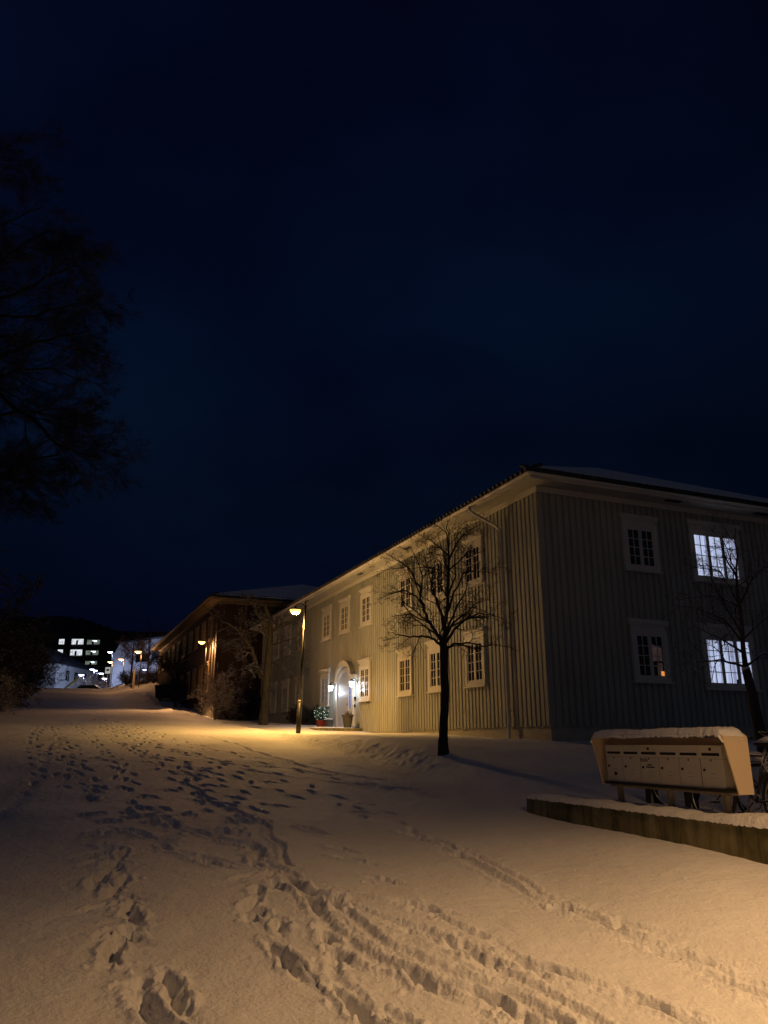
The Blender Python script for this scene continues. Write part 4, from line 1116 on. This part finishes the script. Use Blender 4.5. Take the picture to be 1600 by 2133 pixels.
# small grey house
a = at(119, 1381, 132); bR = at(206, 1398, 150)
M['grey_wall'] = painted('grey_wall', (.42, .46, .50), .1, .8, False, nscale=.6)
M['white_wall'] = painted('white_wall', (.62, .64, .72), .08, .8, False, nscale=.4)
M['roof_dark_snow'] = painted('roof_dark_snow', (.10, .11, .16), .2, .8, False)
M['dark_wall'] = painted('dark_wall', (.015, .014, .014), .3, .9, False)
G = empty('small_grey_house', 'small grey house with snowy roof and lit ground floor at the top of the street', 'house', (a.x, a.y, 0), 0)
d = Vector((bR.x - a.x, bR.y - a.y)); L = d.length; G.rotation_euler[2] = math.atan2(d.y, d.x)
zt = a.z - .1; z0 = 6.0; Wd = 12
m = MB(); m.box(0, L, 0, Wd, z0, zt); m.build('wall', 'grey_wall', G)
m = MB(); m.add([(-.5, -.5, zt + .01), (L + .5, -.5, zt + .01), (L + .5, Wd + .5, zt + .01), (-.5, Wd + .5, zt + .01), (6, Wd / 2, zt + 3.7), (L - 6, Wd / 2, zt + 3.7)], [(0, 1, 5, 4), (1, 2, 5), (2, 3, 4, 5), (3, 0, 4), (3, 2, 1, 0)]); m.build('roof', 'roof_dark_snow', G)
M['cyan_lit'] = litmat('cyan_lit', (.55, .9, .95), 1.1, (1, 1, 1), .5)
for f in (.25, .44, .66):
    m = MB(); m.box(-.6, .6, -.06, 0, 0, 1.7); w_ = m.build('window', 'glass', G, loc=(f * L, 0, zt - 2.5))
    m = MB(); m.box(-.03, .03, -.09, -.06, 0, 1.5); m.box(-.6, .6, -.088, -.06, .9, .95); m.build('glazing_bar', 'trim', w_)
for f, w0 in ((.20, .7), (.38, 1.0), (.62, .7)):
    m = MB(); m.box(-w0, w0, -.06, 0, 0, 1.7); w_ = m.build('window', 'cyan_lit', G, loc=(f * L, 0, zt - 5.8))
    m = MB(); m.box(-.04, .04, -.09, -.06, 0, 1.7); m.build('glazing_bar', 'trim', w_)
# white building
a = at(236, 1350, 138); bR = at(345, 1346, 128)
Wt = empty('white_building', 'white plastered building with a dark window behind the far street lamps', 'building', (a.x, a.y, 0), math.atan2(bR.y - a.y, bR.x - a.x))
L = math.hypot(bR.x - a.x, bR.y - a.y); zt = a.z + .6
m = MB(); m.prism([(0, 5), (L, 5), (L, zt), (2.0, zt), (.7, zt - 1.4), (0, zt - 1.6)], 'y', 0, 10); m.build('wall', 'white_wall', Wt)
m = MB(); m.prism([(1.7, zt + .02), (L + .3, zt + .02), (L + .3, zt + .25), (1.7, zt + .25)], 'y', -.3, 10.3); m.build('roof', 'roof_dark_snow', Wt)
m = MB(); m.box(L * .47, L * .72, -.05, 0, zt - 3.6, zt - 2.3); m.box(L * .93, L * .99, -.05, 0, zt - 3.0, zt - 2.0); m.build('window', 'glass', Wt)
m = MB(); m.box(.2, 1.4, -.06, 0, 8.4, 9.6); m.build('ground_floor_window', litmat('w_lit', (.6, .7, 1), .8), Wt)
# dark office block with lit windows
a = at(60, 1318, 190); bR = at(345, 1330, 190)
Ob = empty('office_block', 'dark office block with rows of lit windows above the small grey house', 'building', (a.x, a.y, 0), 0)
L = bR.x - a.x; zt = at(200, 1316, 190).z
m = MB(); m.box(0, L, 0, 14, 5, zt); m.build('wall', 'dark_wall', Ob)
M['office_lit'] = litmat('office_lit', (.88, .93, 1.0), 1.0, (1.2, 1.2, 1.2), .35)
M['office_dim'] = litmat('office_dim', (.5, .62, .5), .35, (1.5, 1.5, 1.5), .15)
def pxz(x, y): p = at(x, y, 189.9); return p.x - a.x, p.z
for (x0, x1, y0, y1, mt, br) in [(123, 134, 1331, 1342, 'office_lit', 1), (150, 173, 1331, 1343, 'office_lit', 3), (182, 207, 1333, 1343, 'office_dim', 3),
                             (120, 131, 1353, 1361, 'office_lit', 1), (147, 170, 1353, 1366, 'office_lit', 3), (179, 204, 1355, 1365, 'office_dim', 3), (178, 201, 1377, 1385, 'office_dim', 3)]:
    X0, Z1 = pxz(x0, y0); X1, Z0 = pxz(x1, y1)
    m = MB(); m.box(X0, X1, -.06, 0, Z0, Z1); w_ = m.build('window', mt, Ob)
    m = MB()
    for k in range(0 if br == 3 else 2): xx = X0 + (X1 - X0) * k / max(br, 1); m.box(xx - .06, xx + .06, -.12, -.06, Z0, Z1)
    if br == 3:
        m.box(X0 + (X1 - X0) * .38, X0 + (X1 - X0) * .55, -.12, -.061, Z0 + .1, Z0 + (Z1 - Z0) * .75); m.box(X0, X1, -.11, -.062, Z0, Z0 + .1)
    m.build('mullion', 'dark_wall', w_)
    if mt == 'office_dim':
        m = MB(); m.box(X0 + (X1 - X0) * .42, X0 + (X1 - X0) * .78, -.11, -.062, Z1 - .45, Z1 - .15); m.build('ceiling_light', emit('tube', (.85, .95, 1), 2.2), w_)
# road sign
p = at(224, 1403, 100)
Sg = empty('road_sign', 'small white square sign with a dark oval symbol at the top of the street', 'sign', (p.x, 100, gz(p.x, 100)), 0)
z = gz(p.x, 100); hz = p.z - z
m = MB(); m.tube([(0, .05, 0), (0, .05, hz + .5)], .04, 8); m.build('pole', 'metal_grey', Sg)
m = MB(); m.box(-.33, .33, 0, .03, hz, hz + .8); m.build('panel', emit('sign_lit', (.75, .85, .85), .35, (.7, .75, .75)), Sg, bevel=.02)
m = MB(); m.prism([(.22 * math.cos(t), hz + .45 + .13 * math.sin(t)) for t in np.linspace(0, 2 * math.pi, 20, endpoint=False)], 'y', -.02, -.001); m.build('symbol', 'mail_dark', Sg)
# handrail
Rl = empty('handrail', 'sloping stair handrail with posts beside the far snowy path', 'railing', (0, 0, 0), 0)
seq = [at(228, 1436, 84), at(262, 1421, 82), at(300, 1404, 80), at(336, 1403, 80)]
Rl.location = seq[0]; o_ = seq[0]
m = MB(); m.tube([p - o_ for p in seq], .05, 8); m.build('top_rail', 'metal_grey', Rl)
m = MB(); m.tube([p - o_ - Vector((0, 0, .35)) for p in seq[:3]], .035, 8); m.build('lower_rail', 'metal_grey', Rl)
for p in (seq[0], seq[0].lerp(seq[1], .5), seq[1], seq[2], seq[3]):
    m = MB(); q_ = p - o_; m.tube([q_, Vector((q_.x, q_.y, min(q_.z - .9, gz(p.x, p.y) - o_.z)))], .04, 8); m.build('post', 'metal_dark', Rl)
# pale marker post
p = at(276, 1447, 78); m = MB(); zz = gz(p.x, 78); m.box(-.1, .1, -.06, .06, -.2, 1.9)
o = m.build('marker_post', 'post_wood', None, loc=(p.x, 78, zz), bevel=.02); tag(o, 'pale upright post in the bushes below the far handrail', 'post')
for px, D, h, lb in ((262, 82, 1.5, 'dark bush left of the pale post below the handrail'), (290, 80, 1.8, 'dark bush right of the pale post below the handrail'), (318, 76, 1.7, 'dark bush between the white building and the brown house')):
    r_, e_ = ray(px, 1450); shrub(lb, (r_ * D, D, gz(r_ * D, D)), h, 22, 'bark', 'dark bushes below the handrail', r=.03)
# raised barrier
p0 = at(133, 1436, 104); p1_ = at(165, 1411, 104)
Br = empty('barrier', 'raised diagonal barrier boom in front of the small grey house', 'barrier', p0, 0)
m = MB(); v = p1_ - p0; m.tube([Vector((0, 0, 0)), v], .13, 8); m.build('boom', painted('boom_paint', (.35, .38, .12), .2, .6, False), Br)
m = MB(); m.box(-.25, .2, -.2, .2, -1.6, .15); m.build('housing', 'metal_grey', Br, bevel=.02)
# waste container
g2 = onground(360, 1458); p = Vector((g2.x, g2.y, 0)); zz = gz(p.x, p.y)
Wc = empty('waste_container', 'large dark waste container beside the street before the brown house', 'container', (p.x, p.y, zz), R(6))
m = MB(); m.prism([(-1.25, .12), (1.25, .12), (1.35, 1.0), (-1.35, 1.0)], 'y', -.6, .6); m.build('body', 'metal_dark', Wc, bevel=.03)
m = MB(); m.prism([(-1.4, 1.0), (1.4, 1.0), (1.38, 1.1), (0, 1.17), (-1.38, 1.1)], 'y', -.65, .65); m.build('lid', 'metal_dark', Wc, bevel=.02)
for x in (-1, 1):
    for y in (-.45, .45): m = MB(); m.tube([(x, y - .04, .06), (x, y + .04, .06)], .08, 10); m.build('caster', 'tyre', Wc)
m = MB(); 
for x in (-.8, -.4, 0, .4, .8): m.box(x - .02, x + .02, -.64, -.6, .2, .95)
m.build('ribs', 'metal_dark', Wc)
# parked car at the top of the street
p = at(186, 1437, 100); zz = gz(p.x, 100) 
Cr = empty('parked_car', 'dark parked car in front of the small grey house', 'car', (p.x, 100, zz + .12), R(4))
body = [(-2.2, .3), (-2.2, .75), (-1.5, .92), (-.9, 1.42), (.8, 1.45), (1.5, 1.0), (2.15, .85), (2.2, .3)]
m = MB(); m.prism(body, 'y', -.85, .85); m.build('body', painted('car_paint', (.03, .035, .05), .2, .25, False, snow=.3), Cr, bevel=.06)
m = MB(); m.prism([(-1.25, .95), (-.85, 1.36), (.75, 1.38), (1.3, 1.0)], 'y', -.857, .857); m.build('side_windows', 'glass', Cr)
for x in (-1.35, 1.35):
    for y in (-.8, .8):
        m = MB(); m.tube([(x, y - .1, .32), (x, y + .1, .32)], .32, 20); w_ = m.build('wheel', 'tyre', Cr)
m = MB(); m.box(-2.23, -2.19, -.7, -.4, .6, .72); m.build('headlight', 'metal_grey', Cr); m = MB(); m.box(-2.23, -2.19, .4, .7, .6, .72); m.build('headlight', 'metal_grey', Cr)

# ------------------------------------------------------------------ world
w = bpy.data.worlds.new('World'); scene.world = w; w.use_nodes = True; nt = w.node_tree
bg = nt.nodes['Background']
tc = nt.nodes.new('ShaderNodeTexCoord'); sp = nt.nodes.new('ShaderNodeSeparateXYZ'); nt.links.new(tc.outputs['Generated'], sp.inputs[0])
base = ramp(nt, sp.outputs['Z'], [(0.0, (.0007, .0012, .0050)), (.14, (.0007, .0016, .0075)), (.30, (.0010, .0036, .0112)), (.50, (.0009, .0037, .0140)), (.72, (.0010, .0023, .0108)), (.92, (.0010, .0019, .0078))])
# soft, broad cloud variation
mp = nt.nodes.new('ShaderNodeMapping'); nt.links.new(tc.outputs['Generated'], mp.inputs[0]); mp.inputs['Scale'].default_value = (1.8, 1.8, 3.0); mp.inputs['Location'].default_value = (.3, .2, .55)
nz = nt.nodes.new('ShaderNodeTexNoise'); nt.links.new(mp.outputs[0], nz.inputs['Vector']); nz.inputs['Scale'].default_value = 1.6; nz.inputs['Detail'].default_value = 3; nz.inputs['Roughness'].default_value = .45
cl = ramp(nt, nz.outputs['Fac'], [(.34, (.72, .62, .72)), (.66, (1.3, 1.3, 1.25))])
mx = nt.nodes.new('ShaderNodeMix'); mx.data_type = 'RGBA'; mx.blend_type = 'MULTIPLY'; mx.inputs[0].default_value = 1
nt.links.new(base, mx.inputs[6]); nt.links.new(cl, mx.inputs[7])
# darker to the right, and a faint fill glow added behind the viewer
xr = nt.nodes.new('ShaderNodeMapRange'); nt.links.new(sp.outputs['X'], xr.inputs[0]); xr.inputs[1].default_value = .05; xr.inputs[2].default_value = .5; xr.inputs[3].default_value = 1.0; xr.inputs[4].default_value = .6
sc_ = nt.nodes.new('ShaderNodeVectorMath'); sc_.operation = 'SCALE'; nt.links.new(mx.outputs[2], sc_.inputs[0]); nt.links.new(xr.outputs[0], sc_.inputs['Scale'])
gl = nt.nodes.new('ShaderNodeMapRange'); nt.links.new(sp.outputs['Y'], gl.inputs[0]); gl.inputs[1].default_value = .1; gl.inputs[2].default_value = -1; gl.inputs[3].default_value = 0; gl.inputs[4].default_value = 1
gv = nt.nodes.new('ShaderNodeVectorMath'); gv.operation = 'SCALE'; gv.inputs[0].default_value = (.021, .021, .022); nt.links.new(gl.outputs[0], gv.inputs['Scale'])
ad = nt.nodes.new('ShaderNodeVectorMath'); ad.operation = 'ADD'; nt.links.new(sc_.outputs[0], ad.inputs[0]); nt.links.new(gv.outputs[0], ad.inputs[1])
# faint remnant of the real sky (sun far below the horizon)
sky = nt.nodes.new('ShaderNodeTexSky'); sky.sky_type = 'NISHITA'; sky.sun_disc = False; sky.sun_elevation = R(-9); sky.sun_rotation = R(200)
sv = nt.nodes.new('ShaderNodeVectorMath'); sv.operation = 'SCALE'; nt.links.new(sky.outputs[0], sv.inputs[0]); sv.inputs['Scale'].default_value = .004
ad2 = nt.nodes.new('ShaderNodeVectorMath'); ad2.operation = 'ADD'; nt.links.new(ad.outputs[0], ad2.inputs[0]); nt.links.new(sv.outputs[0], ad2.inputs[1])
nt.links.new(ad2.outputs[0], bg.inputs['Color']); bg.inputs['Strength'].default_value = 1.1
# very weak moonlight through the cloud
ml = bpy.data.lights.new('moonlight', 'SUN'); ml.energy = .004; ml.angle = R(12); ml.color = (.6, .7, 1)
mo = bpy.data.objects.new('moonlight', ml); COL.objects.link(mo); mo.rotation_euler = (R(40), R(-20), 0)

scene.view_settings.view_transform = 'Standard'; scene.view_settings.look = 'None'; scene.view_settings.exposure = 0; scene.view_settings.gamma = 1
scene.cycles.use_denoising = True
scene.cycles.max_bounces = 6
